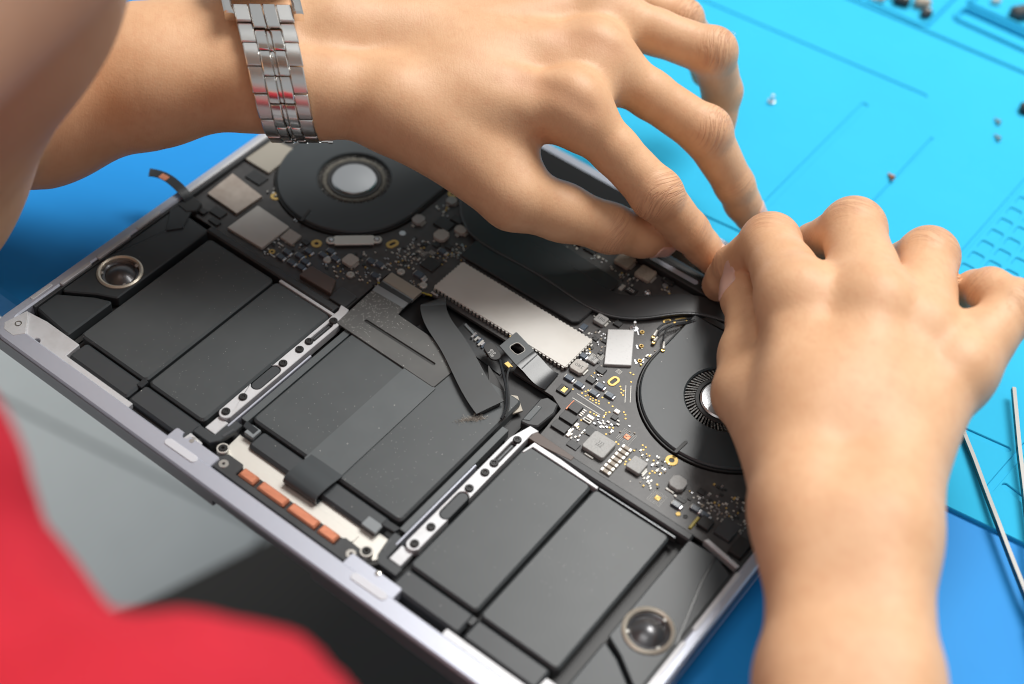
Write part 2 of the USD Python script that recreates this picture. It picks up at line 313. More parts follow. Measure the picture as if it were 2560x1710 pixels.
# base plate under it, its front wall with the finger notch
notch = rr(-25, -3, 25, 2.2, 2)
put(LP, 'keyboard_deck', slab(body.difference(notch), -9.3, -7.6, 0), M['wall'])
put(LP, 'front_wall', slab(rr(-150.5, -.35, 150.5, 3, .3), -5.6, -1.4, .2), M['wall'])
put(LP, 'front_wall', slab(rr(-150.5, -.35, 150.5, 1.5, .3).difference(rr(-25, -3, 25, 2.2, 1.5)), -9.1, -5.65, 0), M['wall'])
put(LP, 'cavity_floor', slab(cav.buffer(-.2), -7.6, -7.3), M['cavity'])
# display lid below
put(LP, 'display_lid', slab(rr(-152, 40, 152, 252, 8), -14, -9.7, .8), M['alu'])
put(LP, 'display_glass', slab(rr(-148, 214, 148, 246.5, 4), -9.7, -9.3, .1), M['glass_black'])
for x in (-120, 120): put(LP, 'rubber_foot', cyl(x, 60, 8, -16, -14), M['plastic'])
put(LP, 'hinge_cover', tube([(-118, 219, -7.5), (118, 219, -7.5)], 4.2, 16), M['plastic'])
# rear bar with its slots
bar = rr(-147, 207.6, 147, 214.0, 1)
slots = [rr(a, 210.2, b, 212.6, 1.1) for a, b in ((32, 56.5), (59, 84), (5, 29.5), (-22, 2.5), (-56, -31.5), (-84, -59), (86.5, 111), (-111, -86.5))]
put(LP, 'rear_bar', slab(bar.difference(unary_union(slots)), -6, .25, .35), M['plastic'])
for s in slots: put(LP, 'vent_slot', slab(s.buffer(-.05), -4, -.15, .1), M['alu'])
# ledges inside the rim
put(LP, 'front_ledge', slab(poly([(-146.8, 7.9), (-79, 7.9), (-79, 11.0), (-117.2, 11.0), (-117.6, 18.3), (-137, 18.3), (-146.8, 17.0)], .5).difference(Point(-132, 8.4).buffer(1.5)), -6, -1.5, .3), M['alu_white'])
put(LP, 'front_ledge', slab(poly([(79, 7.9), (146.8, 7.9), (146.8, 17), (137, 18.3), (118, 18.3), (117.6, 11.5), (79, 11.5)], .5), -6, -1.5, .3), M['alu_white'])
put(LP, 'front_ledge', slab(rr(-57, 6.5, -34, 13.5, 1).difference(Point(-51.5, 13).buffer(1.5)), -6, -.6, .3), M['alu'])
put(LP, 'front_ledge', slab(rr(33, 6.5, 57, 13.5, 1), -6, -.6, .3), M['alu'])
for x in (-47.3, 47.3): put(LP, 'rubber_pad', slab(stad(x - 6.4, 6.0, x + 6.4, 6.2, 1.75), -.5, .35, .25), M['pad'])
for x, y0, y1 in ((-147.5, 35, 51.5), (-147.5, 55.3, 73.6), (-148.2, 78.2, 92), (-150.1, 21.5, 32.6), (-148.2, 108, 166), (148, 20, 60), (148, 66, 97)):
    put(LP, 'side_slot', slab(rr(x - .9, y0, x + .9, y1, .7), -3, .22, .2), M['alu_white'])
for s in (-1, 1):
    put(LP, 'side_ledge', slab(rr(s * 146.9 - .9, 20, s * 146.9 + .9, 200, .3), -6, -.9, .2), M['plastic_grey'])
    cb = put(LP, 'corner_bracket', slab(poly([(s * 148.2, 6), (s * 146, 16.8), (s * 137, 7.6), (s * 140, 3.6), (s * 145.5, 3.6)][::s], .6), -2, -.2 + .35, .2), M['alu_white'])
    put(LP, 'corner_screw', annulus(s * 143.3, 9.3, .9, 1.5, 0, .3, .1), M['screw_steel'])
put(LP, 'side_wall', bx(151.6, 12, -8.8, 152.35, 205, -2.6), M['wall'])

# batteries
def cell(x0, y0, x1, y1, z=-1.2, r=2.2):
    put(LP, 'battery_cell', slab(rr(x0, y0, x1, y1, r), -6.9, z, .9), M['battery'])
def strip(x0, y0, x1, y1, z=-1.8):
    put(LP, 'battery_strip', slab(rr(x0, y0, x1, y1, 1.6), -6.9, z, 1.0), M['battery_strip'])
cell(-121.5, 21.9, -83.4, 95.6); cell(-82.2, 21.9, -51.6, 95.6)
strip(-116.8, 11.5, -83.6, 21.2); strip(-82.6, 11.3, -51.0, 21.2)
cell(-38.5, 35.2, 37.4, 111); strip(-31.5, 25.6, 33.4, 34.6, -2.4)
cell(51.8, 23.0, 83.2, 95.0); cell(84.6, 22.6, 119.4, 95.0)
strip(52.0, 12.2, 83.4, 22.2); strip(85.2, 12.2, 117.5, 21.8)
put(LP, 'foil_tab', slab(rr(-85.2, 18.6, -82.4, 22.6, .3), -3, -1.5, .2), M['flex_gloss'], 'shiny dark tab between the battery strips')
put(LP, 'foil_tab', slab(rr(83.0, 17.8, 85.4, 21.4, .3), -3, -1.5, .2), M['flex_gloss'])
put(LP, 'foil_tab', slab(rr(26.5, 25.6, 33.4, 30.2, .3), -3, -1.7, .2), M['film'])
put(LP, 'foil_tab', slab(rr(-36.2, 28.6, -31.6, 33.4, .3), -3, -1.4, .2), M['film'])
# thin frames between cells and the rails
for s in (-1, 1):
    rl = poly([(s * 50.6, 29.6), (s * 50.6, 99.5), (s * 52.0, 102.6), (s * 47.6, 102.6), (s * 44.9, 93), (s * 44.9, 29.6)], .0).buffer(-.4).buffer(.4)
    rl = unary_union([rl, Point(s * 47.7, 30.6).buffer(2.8)])
    slot = rr(min(s * 46.6, s * 49.1), 79.6, max(s * 46.6, s * 49.1), 92.2, 1.0)
    oval = stad(s * 48.4, 48.6, s * 48.4, 58.6, 2.5)
    put(LP, 'battery_rail', slab(rl.difference(slot).difference(oval), -4.6, -.6, .25), M['alu_white'])
    put(LP, 'rail_inlay', slab(oval.buffer(-.35), -4, -.9, .2), M['battery_strip'])
    put(LP, 'rail_inlay', slab(slot.buffer(-.2), -4, -1.8, .2), M['plastic'])
    put(LP, 'rail_inlay', slab(stad(s * 47.9, 81.5, s * 47.9, 90.4, .35), -2, -1.2, .1), M['edge'])
    put(LP, 'rail_block', slab(rr(min(s * 44.2, s * 49.6), 20.8, max(s * 44.2, s * 49.6), 28.2, .3), -5, -2.0, .25), M['alu_white'])
    for y in (30.9, 40.4, 63.3, 73.0, 78.7, 93.5):
        sc = put(LP, 'rail_screw', cat_([slab(Point(s * 48.0, y).buffer(1.75, quad_segs=5).difference(unary_union([rr(s * 48 - .62, y - .18, s * 48 + .62, y + .18, .05), rr(s * 48 - .18, y - .62, s * 48 + .18, y + .62, .05)])), -.9, .2, .3), cyl(s * 48, y, 1.2, -.95, -.15)]), M['screw'])
    put(LP, 'edge_strip', slab(rr(min(s * 42.4, s * 43.2), 26.5, max(s * 42.4, s * 43.2), 74, .2), -6, -1.0, .15), M['alu'])
    put(LP, 'frame_tape', slab(rr(min(s * 38.9, s * 42.0), 33, max(s * 38.9, s * 42.0), 96, .2), -6, -1.7, .15), M['tape'])
    put(LP, 'ridge_frame', slab(rr(min(s * 52.5, s * 126), 97.6, max(s * 52.5, s * 126), 101.6, .8), -6, -.9, .7), M['plastic_grey'])
put(LP, 'silver_trim', slab(rr(-81, 95.7, -50.5, 97.2, .3), -4, -.9, .2), M['alu_white'])
put(LP, 'silver_trim', slab(poly([(52.6, 90.5), (53.4, 90.5), (54.6, 94.9), (85.5, 94.6), (85.5, 95.8), (67, 97.2), (53.6, 97.2)]), -4, -.8, .2), M['alu_white'])
put(LP, 'silver_trim', slab(rr(86, 95.3, 121, 96.0, .2), -4, -1.1, .1), M['edge'])
put(LP, 'silver_trim', slab(poly([(130, 101.2), (146, 98.6), (146.5, 100.2), (131, 103)]), -4, -.7, .2), M['alu_white'])
put(LP, 'black_tape', slab(poly([(50.6, 97.3), (56, 97.3), (70, 99.2), (70, 101.4), (51, 102)]), -4, -.75, .2), M['brown'])

# flexes and brackets at the front
put(LP, 'trackpad_plate', slab(poly([(-38.5, 28.4), (-38, 21), (-33.5, 16.6), (38, 16.6), (42.5, 20.5), (38.4, 28.4)]), -7, -4.6, .2), M['steel_white'])
put(LP, 'plate_lid', slab(poly([(-20, 17.4), (27, 17.4), (28.5, 19.2), (28.5, 22), (-16, 22), (-20, 19.5)]), -4.6, -4.1, .15), M['steel_white'])
hb = poly([(-37.0, 9.4), (37.0, 9.4), (37.3, 12.5), (34, 17.4), (26, 17.6), (24.6, 16.0), (-24.6, 16.0), (-26, 17.6), (-33.5, 17.6), (-37.4, 13.5)], .9)
coils = [(-24.1, -16.5), (-14.4, -1.0), (.9, 14.5), (16.1, 24.1)]
put(LP, 'vibration_motor', slab(hb.difference(rr(-24.9, 12.4, 24.9, 16.3, .3)), -5.5, -2.0, .35), M['plastic_grey'])
put(LP, 'coil_well', slab(rr(-24.9, 12.4, 24.9, 17.4, .3), -5.5, -3.6, .1), M['plastic'])
for a, b in coils: put(LP, 'copper_coil', slab(rr(a, 12.6, b, 16.9, .6), -5, -1.4, .7), M['copper'])
for x, y in ((-31.7, 12.9), (32.3, 13.4)):
    put(LP, 'motor_screw', cat_([annulus(x, y, .55, 2.0, -2.05, -1.75, .15), cyl(x, y, .5, -2.05, -1.95)]), M['screw_steel'])
    put(LP, 'motor_screw_recess', cyl(x, y, .5, -2.0, -1.9), M['screw'])
for x, y in ((-36.6, 17.6), (36.3, 17.5)):
    put(LP, 'post_screw', cat_([annulus(x, y, .6, 1.7, -1.2, -.6, .15)]), M['screw']); put(LP, 'post', annulus(x, y, 1.75, 2.5, -5, -.95, .2), M['steel_white'])
put(LP, 'post_screw', lathe(-47.9, 12.2, [(0, -.5), (.9, -.5), (1.3, -.9), (2.2, -1.0), (2.2, -4), (0, -4)], 24), M['screw_steel'])
put(LP, 'post_screw', lathe(46.0, 12.6, [(0, .1), (1.0, -.2), (1.3, -.8), (1.6, -1.0), (1.6, -4), (0, -4)], 24), M['screw_steel'])
put(LP, 'clip', slab(poly([(-52, 9.5), (-46.0, 9.5), (-43.6, 12.5), (-44.6, 14.5), (-51.5, 15.2)], .4), -3, -1.3, .2), M['alu_white'])
put(LP, 'clip', slab(poly([(40.5, 12.2), (43.5, 15.8), (42.6, 16.6), (39.2, 13.4)], .2), -3, -.8, .2), M['screw'])
for s in (-1, 1):
    q = lambda pts: poly([(s * a, b) for a, b in pts][::1 if s > 0 else -1], .45)
    put(LP, 'battery_cable', slab(q([(51.4, 16.2), (51.4, 20.2), (43.8, 20.2), (43.8, 25.5), (42.8, 30.6), (38.8, 30.6), (38.8, 27.0), (40.2, 19.4), (42.4, 16.2)]), -3.2, -1.2, .3), M['battery_strip'])
    put(LP, 'cable_edge', slab(q([(40.2, 21.5), (41.3, 21.5), (40.3, 27), (39.3, 27)]), -2, -1.0, .1), M['edge'])
    put(LP, 'cable_link', slab(q([(38.6, 30.4), (39.4, 33.4), (32.4, 33.2), (32.4, 29.8)]), -3, -1.35, .25), M['flex_gloss'])
put(LP, 'black_wedge', slab(poly([(-79, 13), (-50.8, 13.4), (-49.6, 10), (-79, 10)]), -6.5, -4.2, .2), M['plastic'])

# speakers
for s in (-1, 1):
    q = lambda pts: [(s * a, b) for a, b in pts][::1 if s > 0 else -1]
    lower = poly(q([(146.0, 20.5), (125.2, 18.6), (125.2, 43.4), (133, 40.0), (146.0, 31.2)]), 1.2)
    upper = poly(q([(146.0, 33.0), (133, 41.8), (125.2, 45.6), (125.2, 98.6), (137, 99.0), (146.0, 95.0)]), 1.2)
    sp = put(LP, 'speaker', cat_([slab(lower, -6.8, -1.6, .7), slab(upper.difference(Point(s * 135.2, 56.4).buffer(8.2)), -6.8, -1.5, .5)]), M['fan'])
    put(sp, 'speaker_ring', lathe(s * 135.2, 56.4, [(7.9, -2.2), (8.1, -1.0), (8.9, -.55), (9.7, -1.0), (9.8, -2.0)], 48), M['ring'])
    put(sp, 'speaker_dome', lathe(s * 135.2, 56.4, [(0, -.55)] + [(r_, -.55 - 1.9 * (r_ / 5.9) ** 2) for r_ in (1.5, 3, 4.2, 5.2, 5.9)] + [(6.4, -2.7), (7.0, -2.2), (7.6, -2.0), (8.2, -2.4)], 48), M['dome'])
    for k, (a, b) in enumerate(((.3, 1), (-.8, -.7), (.9, -.5))):
        put(sp, 'ring_clip', cyl(s * 135.2 + 7.6 * a / math.hypot(a, b), 56.4 + 7.6 * b / math.hypot(a, b), .8, -2, -1.2, .3, 12), M['silver_soft'])
    put(sp, 'speaker_seam', slab(LineString(q([(146, 58), (139, 86), (137.5, 98)])).buffer(.6), -2, -1.3, .2), M['flex_gloss'])
    put(LP, 'speaker_gap', slab(rr(min(s * 122.2, s * 124.6), 16, max(s * 122.2, s * 124.6), 100, .3), -7.2, -6.5), M['plastic'])

# ------------------------------------------------------------------ logic board
brd = poly([(-146, 102.2), (-50.2, 102.2), (-50.2, 130.5), (-31, 131.5), (-29.5, 133.6), (22.5, 133.6), (24.2, 122.2), (44.4, 122.2), (50.8, 119), (52.2, 102.2), (146, 102.2), (146, 207.3), (-146, 207.3)], .6)
fcs = {-1: (-99.8, 165.3), 1: (99.9, 165.3)}
brd = brd.difference(unary_union([Point(c).buffer(36.4) for c in fcs.values()] + [sbox(-134, 166, -64, 200), sbox(64, 166, 134, 200)]))
LB = put(LP, 'logic_board', slab(brd, -4.6, -3.2, .12), M['board'])
B0 = -3.2
put(LP, 'board_edge', slab(LineString([(-50.0, 124), (-31, 132.2), (-28, 133.2)]).buffer(.28), -3.6, -3.0), M['yellow'])
def q2(name, pts, z, mt, r=.3, b=.25, z0=B0, **k): return put(LB, name, slab(poly(pts, r), z0, z, b), mt, **k)
q2('shield', [(41.2, 165.7), (49.9, 172.8), (60.2, 155.6), (51.1, 148.7)], -1.8, M['shield_bright'], .35, label='pale tilted metal shield by the antenna sockets')
q2('shield', [(-120.8, 105.3), (-120.5, 124.2), (-100.6, 123.4), (-100.8, 106.0)][::-1], -1.8, M['shield'], .5)
q2('shield', [(-142.8, 115), (-143.6, 132), (-123.0, 129.8), (-123.8, 114.2)][::-1], -1.8, M['shield_brown'], .5, label='brownish tarnished metal shield')
q2('shield', [(-150.4 + 4.2, 142.6), (-145.9, 160.8), (-132.4, 162.6), (-131.4, 142.6)][::-1], -1.8, M['beige'], .8)
q2('shield', [(-99.7, 116.2), (-99.9, 123.0), (-93.0, 122.9), (-92.6, 116.0)][::-1], -2.0, M['ferrite_warm'], .3)
# drive shield with crimped skirt
put(LB, 'drive_shield', slab(rr(-29.2, 136.2, 40.2, 155.9, .5), -1.6, -1.0, .25), M['shield'], 'long pale metal shield over the storage chips')
teeth = []
for i in range(36): teeth.append(bx(-28.9 + 1.93 * i, 135.75, -3.0, -27.9 + 1.93 * i, 136.4, -1.25)); teeth.append(bx(-28.9 + 1.93 * i, 155.7, -3.0, -27.9 + 1.93 * i, 156.3, -1.35))
for i in range(10): teeth.append(bx(40.0, 137 + 1.9 * i, -3, 40.55, 138 + 1.9 * i, -1.25)); teeth.append(bx(-29.6, 137 + 1.9 * i, -3, -29.0, 138 + 1.9 * i, -1.25))
put(LB, 'shield_skirt', cat_(teeth), M['silver_soft'], kind='stuff')
put(LB, 'shield_skirt', slab(rr(-28.8, 136.6, 39.9, 155.6, .4), -3.2, -1.6), M['chip'])
for x, y in ((-27.6, 134.7),): put(LB, 'solder_pad', slab(rr(x - 1.6, y - .5, x + 1.9, y + .5, .3), -3.2, -2.6, .2), M['silver'])
# white screwed bar by the left fan
ang = math.degrees(math.atan2(16.3, 17.9)); cx, cy = -74.0, 135.8
pl = unary_union([rr(cx - 12.2, cy - 2.0, cx + 12.2, cy + 2.0, 1.9), rr(cx - 8.6, cy - 2.9, cx + 8.6, cy + 2.7, .6)])
put(LB, 'connector_bar', slab(affinity.rotate(pl, ang, origin=(cx, cy)), -2.6, -1.6, .3), M['steel_white'])
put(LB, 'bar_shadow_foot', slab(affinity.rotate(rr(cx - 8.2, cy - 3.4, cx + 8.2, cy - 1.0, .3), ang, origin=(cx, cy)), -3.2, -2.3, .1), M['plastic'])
for t in (-9.9, 9.9):
    x, y = cx + t * math.cos(math.radians(ang)), cy + t * math.sin(math.radians(ang))
    put(LB, 'bar_screw', cyl(x, y, 1.0, -1.6, -1.2, .3, 16), M['silver']); put(LB, 'bar_screw_ring', annulus(x, y, 1.05, 1.35, -1.65, -1.5, 0, 16), M['screw'])
def ring(x, y, r0, r1, sx=0, a=0, mt='gold_soft'):
    o = stad(x - sx * math.cos(a), y - sx * math.sin(a), x + sx * math.cos(a), y + sx * math.sin(a), r1)
    i = stad(x - sx * math.cos(a), y - sx * math.sin(a), x + sx * math.cos(a), y + sx * math.sin(a), r0)
    put(LB, 'gold_ring', slab(o.difference(i), B0, B0 + .32, .12), M[mt]); put(LB, 'screw_hole', slab(i, B0, B0 + .05), M['plastic'])
for x, y in ((-85.6, 124.3), (-60.7, 188.2), (-132.8, 171.3), (-119.4, 134.4)): ring(x, y, .9, 2.4)
ring(99.5, 126.3, 1.05, 2.6); ring(-60.5, 145.8, .7, 2.1, .9, math.radians(75)); ring(58.9, 144.7, .8, 1.95, 1.0, math.radians(82)); ring(-96.8, 108.1, .6, 1.4); ring(62, 190.5, .8, 1.9, 1.5, math.radians(60)); ring(57.5, 186.8, .5, 1.3, .6, 1.0)
for x, y, r in ((-61.5, 153.8, 1.5), (45.2, 204.1, 1.3)): put(LB, 'white_dot', cyl(x, y, r, B0, B0 + .2, .08, 20), M['silver'])
for x, y in ((-61.8, 119.6), (-75.1, 119.6), (-46.5, 135.0), (-34.1, 135.1)):
    put(LB, 'pan_screw', lathe(x, y, [(0, -2.35), (.35, -2.35), (.45, -2.1), (1.4, -2.2), (1.75, -2.5), (1.75, -3.2)], 20), M['silver_soft'])
# inductors: footprint quads (mm), printed value
def ind(pts, mt='ferrite', h=1.7, txt=None, rot=0, r=.5, pad=True, ts=1.5):
    p = poly(pts, r); z = B0 + h
    put(LB, 'inductor', slab(p, B0 + .25, z, .22), M[mt])
    x0, y0, x1, y1 = p.bounds
    if pad:
        put(LB, 'inductor_foot', slab(rr(x1 - .4, y0 + .22 * (y1 - y0), x1 + .75, y1 - .22 * (y1 - y0), .2), B0, B0 + .6, .15), M['silver_soft'])
        put(LB, 'inductor_foot', slab(rr(x0 + .25 * (x1 - x0), y0 - .5, x1 - .25 * (x1 - x0), y0 + .4, .2), B0, B0 + .4, .1), M['chip'])
    if txt:
        t = meshkit.text_mesh(txt, ts, .03); c = (t.bounds[0] + t.bounds[1]) / 2
        t.apply_translation([-c[0], -c[1], 0]); t.apply_transform(trimesh.transformations.rotation_matrix(math.radians(rot), [0, 0, 1])); t.apply_translation([(x0 + x1) / 2, (y0 + y1) / 2, z + .005])
        put(LB, 'printed_value', t, M['ink'], smooth=False)
def sq(x, y, w, h=None, c=.0):
    h = h or w; w, h = w / 2, h / 2
    return [(x - w + c, y - h), (x + w - c, y - h), (x + w, y - h + c), (x + w, y + h - c), (x + w - c, y + h), (x - w + c, y + h), (x - w, y + h - c), (x - w, y - h + c)] if c else [(x - w, y - h), (x + w, y - h), (x + w, y + h), (x - w, y + h)]
ind(sq(36.0, 168.1, 5.2, 4.9, .5), 'ferrite', 2.0, '1R0', 0)
ind(sq(44.0, 140.9, 6.2, 6.4, .9), 'ferrite_warm', 2.0, '1R0', 180)
ind(sq(46.0, 148.0, 4.3, 3.2, .3), 'ferrite', 1.3, '2R2', 90, pad=False, ts=1.3)
ind(sq(73.7, 113.0, 10.2, 10.0, .7), 'ferrite', 2.3, pad=False); ind(sq(90.7, 114.6, 6.5, 6.7, .5), 'ferrite', 2.1)
ind(sq(107.8, 117.8, 6.5, 6.4, 1.5), 'ferrite', 2.1, pad=False); ind(sq(-67.0, 125.5, 6.0, 6.2, 1.0), 'ferrite_warm', 1.8)
ind(sq(-47.0, 163.1, 6.2, 6.6, 1.6), 'ferrite_warm', 1.9, pad=False); ind(sq(-61.0, 164.2, 5.0, 5.6, 1.2), 'ferrite', 1.8); ind(sq(-42.6, 171.4, 5.4, 4.6, 1.0), 'ferrite_warm', 1.8); ind(sq(-57.5, 183.6, 4.7, 4.6, 1.0), 'ferrite', 1.5)
ind(sq(23.8, 203.9, 7.6, 7.4, .7), 'tan', 1.9); ind(sq(35.2, 203.2, 7.8, 7.4, .7), 'tan', 1.9)
for a, b, w, h in ((73.2, 107.0, 4.2, .9), (-46.6, 159.0, 3.4, .8), (107, 113.6, 3.8, 1.0), (110, 112.9, 1.4, 1.1), (94.9, 114, .9, 3.6), (-57.6, 180.7, 1.6, .9), (-61, 160.4, 1.6, 1.2), (-42.4, 168.5, 2, 1.2)): put(LB, 'solder_foot', slab(rr(a - w / 2, b - h / 2, a + w / 2, b + h / 2, .2), B0, B0 + .5, .15), M['silver_soft'])
t = meshkit.text_mesh('111', 1.1, .03); t.apply_translation([72.6, 113.4, B0 + 2.31]); put(LB, 'printed_value', t, M['ink'], smooth=False)
t = meshkit.text_mesh('1E2', 1.1, .03); t.apply_translation([72.4, 111.8, B0 + 2.31]); put(LB, 'printed_value', t, M['ink'], smooth=False)
t = meshkit.text_mesh('220', 1.3, .03); t.apply_translation([34.0, 190.2, B0 + 1.24]); put(LB, 'printed_value', t, M['print'], smooth=False)
def chip(x, y, w, h, z=1.0, mt='chip', nm='chip', b=.15): return put(LB, nm, slab(rr(x - w / 2, y - h / 2, x + w / 2, y + h / 2, .15), B0, B0 + z, b), M[mt])
for a in ((55.2, 122.8, 5.0, 4.4, 1.1), (56.2, 116.9, 6.6, 4.4, 1.2), (56.3, 111.2, 6.8, 4.4, 1.2), (66.4, 117.2, 4.2, 4.2, .5), (65.4, 107.4, 4.8, 3.4, .5), (51.8, 145.8, 3.8, 3.4, 1.0), (51.6, 139.0, 3.6, 3.0, .9), (42.4, 171.6, 3.3, 2.9, .9), (-39.9, 146.9, 7.2, 6.6, .7), (70.1, 129.2, 2.6, 2.2, .6), (116.8, 121.2, 3.0, 2.7, .6), (-51, 170, 8, 6, 1.0), (-48, 176, 6, 4, 1.2), (-45.5, 157.8, 3, 2.6, .8), (112.4, 112.9, 4.6, 2, .3), (-131, 110, 7, 4.5, .9), (-137, 106, 5, 3, 1.2), (-128, 104.9, 5.5, 2.6, .9), (-134, 137.5, 9, 6, .8), (-89.5, 121.6, 3.4, 2.6, .7), (40, 158.6, 2, 2, .6), (43.5, 160.2, 2.2, 2, .6), (46, 153.6, 1.8, 1.8, .6), (36.0, 191.2, 4.6, 3.6, 1.2), (-40.5, 160.5, 3, 2.6, .9)): chip(*a)
chip(32.5, 160.4, 2.6, 3.4, 1.2, 'chip_blue', 'capacitor'); put(LB, 'solder_foot', slab(rr(31.2, 158.0, 33.8, 158.9, .2), B0, B0 + .9, .2), M['silver'])
q2('white_label', sq(69.1, 132.4, 2.5, 2.1), B0 + .7, M['steel_white'], .2); q2('white_label', sq(62.6, 123.1, 3.4, 1.8), B0 + .6, M['steel_white'], .2)
put(LB, 'silver_frame', slab(rr(60.6, 119.9, 64.4, 121.7, .2).difference(rr(61.2, 120.5, 63.8, 121.1, .1)), B0, B0 + .7, .1), M['silver_soft'])
put(LB, 'orange_bar', slab(rr(52.5, 119.6, 53.1, 125.3, .2), B0, B0 + 1.1, .1), M['copper'])
for i in range(4): put(LB, 'solder_foot', slab(rr(58.0, 120.9 + 1.05 * i, 59.7, 121.7 + 1.05 * i, .25), B0, B0 + .5, .2), M['steel_white'])
for x, y in ((60.6, 116.2), (60.4, 112.2), (60.9, 110.3)): put(LB, 'solder_foot', slab(rr(x - .8, y - 1.1, x + .8, y + 1.1, .3), B0, B0 + .7, .2), M['steel_white'])
for i in range(7):                                                     # a row of tan capacitors with white ends
    y = 104.9 + 2.42 * i
    put(LB, 'ceramic_capacitor', slab(rr(81.6, y - .85, 83.9, y + .85, .1), B0, B0 + 1.0, .15), M['tan'])
    for x in (81.1, 84.4): put(LB, 'ceramic_end', slab(rr(x - .65, y - .9, x + .65, y + .9, .2), B0, B0 + 1.05, .2), M['steel_white'])
def cap(x, y, w=3.4, h=2.45):
    put(LB, 'capacitor', slab(rr(x - w / 2, y - h / 2, x + w / 2, y + h / 2, .15), B0, B0 + 1.25, .2), M['chip_blue'])
    put(LB, 'capacitor_end', slab(rr(x + w / 2 - .1, y - h / 2 + .1, x + w / 2 + 1.0, y + h / 2 - .1, .3), B0, B0 + .85, .3), M['silver'])
    put(LB, 'capacitor_end', slab(rr(x - w / 2 - .35, y - h / 2 + .1, x - w / 2 + .25, y + h / 2 - .1, .2), B0, B0 + 1.1, .2), M['silver_soft'])
for x, y in ((-91.4, 107.9), (-91.3, 111.8), (-85.6, 108.4), (-80.7, 109.1), (-81.6, 112.6), (-85.9, 113.6), (-84.6, 118.2), (-78.4, 120.6), (-77.4, 124.4), (-73.2, 122.4), (-60.2, 131.3), (-56.4, 132.2), (-53.4, 126.0),
             (44.1, 133.8), (49.3, 133.6), (56.4, 138.6), (56.4, 133.9), (62.0, 137.1), (41.4, 147.3), (112.6, 109.4), (119.2, 112.6), (123.6, 112.4), (-40.8, 156.2)): cap(x, y)
cap(-39.5, 138.7, 4.2, 3.0); put(LB, 'capacitor_end', slab(rr(-36.2, 136.6, -34.9, 139.4, .3), B0, B0 + .8, .2), M['silver'])
# sockets, plugs, standoffs
put(LB, 'flex_socket', slab(rr(43.6, 125.3, 48.6, 129.7, .5).difference(rr(45.2, 126.2, 47.2, 129.0, .2)), B0, B0 + .9, .15), M['plastic'])
for i in range(6): put(LB, 'gold_pin', bx(45.2, 126.35 + .45 * i, B0 + .1, 47.2, 126.58 + .45 * i, B0 + .7), M['gold'])
for x, y in ((52.9, 174.5), (57.0, 167.8), (61.1, 160.6)):
    put(LB, 'antenna_socket', annulus(x, y, .5, .95, B0, B0 + .7, .12, 20), M['gold_soft']); put(LB, 'solder_foot', slab(affinity.rotate(rr(x - 1.1, y - 2.1, x + 1.1, y - 1.5, .1), -42, origin=(x, y)), B0, B0 + .2), M['silver'])
    put(LB, 'solder_foot', slab(affinity.rotate(rr(x - 1.4, y - .4, x - 1.0, y + .4, .1).union(rr(x + 1.0, y - .4, x + 1.4, y + .4, .1)), -42, origin=(x, y)), B0, B0 + .2), M['silver_soft'])
put(LB, 'standoff', lathe(49.0, 174.0, [(0, 1.2), (.55, 1.2), (.65, .9), (.62, -1.3), (1.05, -1.5), (1.05, -2.3), (1.8, -2.5), (1.9, -3.2)], 20), M['silver'])
put(LB, 'standoff', lathe(42.2, 194.5, [(0, -.8), (.5, -.8), (.6, -1.3), (1.3, -1.9), (1.5, -3.2)], 18), M['silver'])
q2('solder_foot', sq(31.6, 190.3, 1.9, 3.6), B0 + .8, M['silver_soft'], .3)
q2('connector', sq(126.0, 109.0, 5.0, 5.2), B0 + 2.0, M['plastic'], .3); q2('connector', sq(134, 112, 7, 9), B0 + 1.8, M['plastic_grey'], .4); q2('connector', sq(142, 108, 5.5, 9), B0 + 2.4, M['plastic'], .4)
q2('gold_bar', sq(122.4, 107.0, 1.2, 6.6), B0 + .8, M['yellow'], .2); q2('screw_hole', sq(118.2, 107.4, 1.8, 1.8, .5), B0 + .06, M['plastic'], .1); put(LB, 'gold_ring', cyl(115.4, 106.6, 1.0, B0, B0 + .3, .1, 16), M['gold_soft'])
q2('foam_block', sq(45.6, 206, 5, 2.2), B0 + 1.5, M['plastic'], .3)
for i in range(5): q2('connector', sq(8 - 7.5 * i, 201.5, 6.0, 6.5), B0 + .9, M['chip'], .3)
# standing foam-backed connector and shield flaps by the trackpad flex
put(LB, 'foam_block', slab(poly([(-77.0, 104.0), (-76.8, 111.3), (-63.0, 111.8), (-59.6, 104.6)][::-1], .4), -3.2, -.6, .3), M['brown'], 'brown topped black foam block')
put(LB, 'foam_block', slab(rr(-59.6, 103.2, -50.6, 111.5, .5), -3.2, -2.0, .3), M['plastic_grey'])
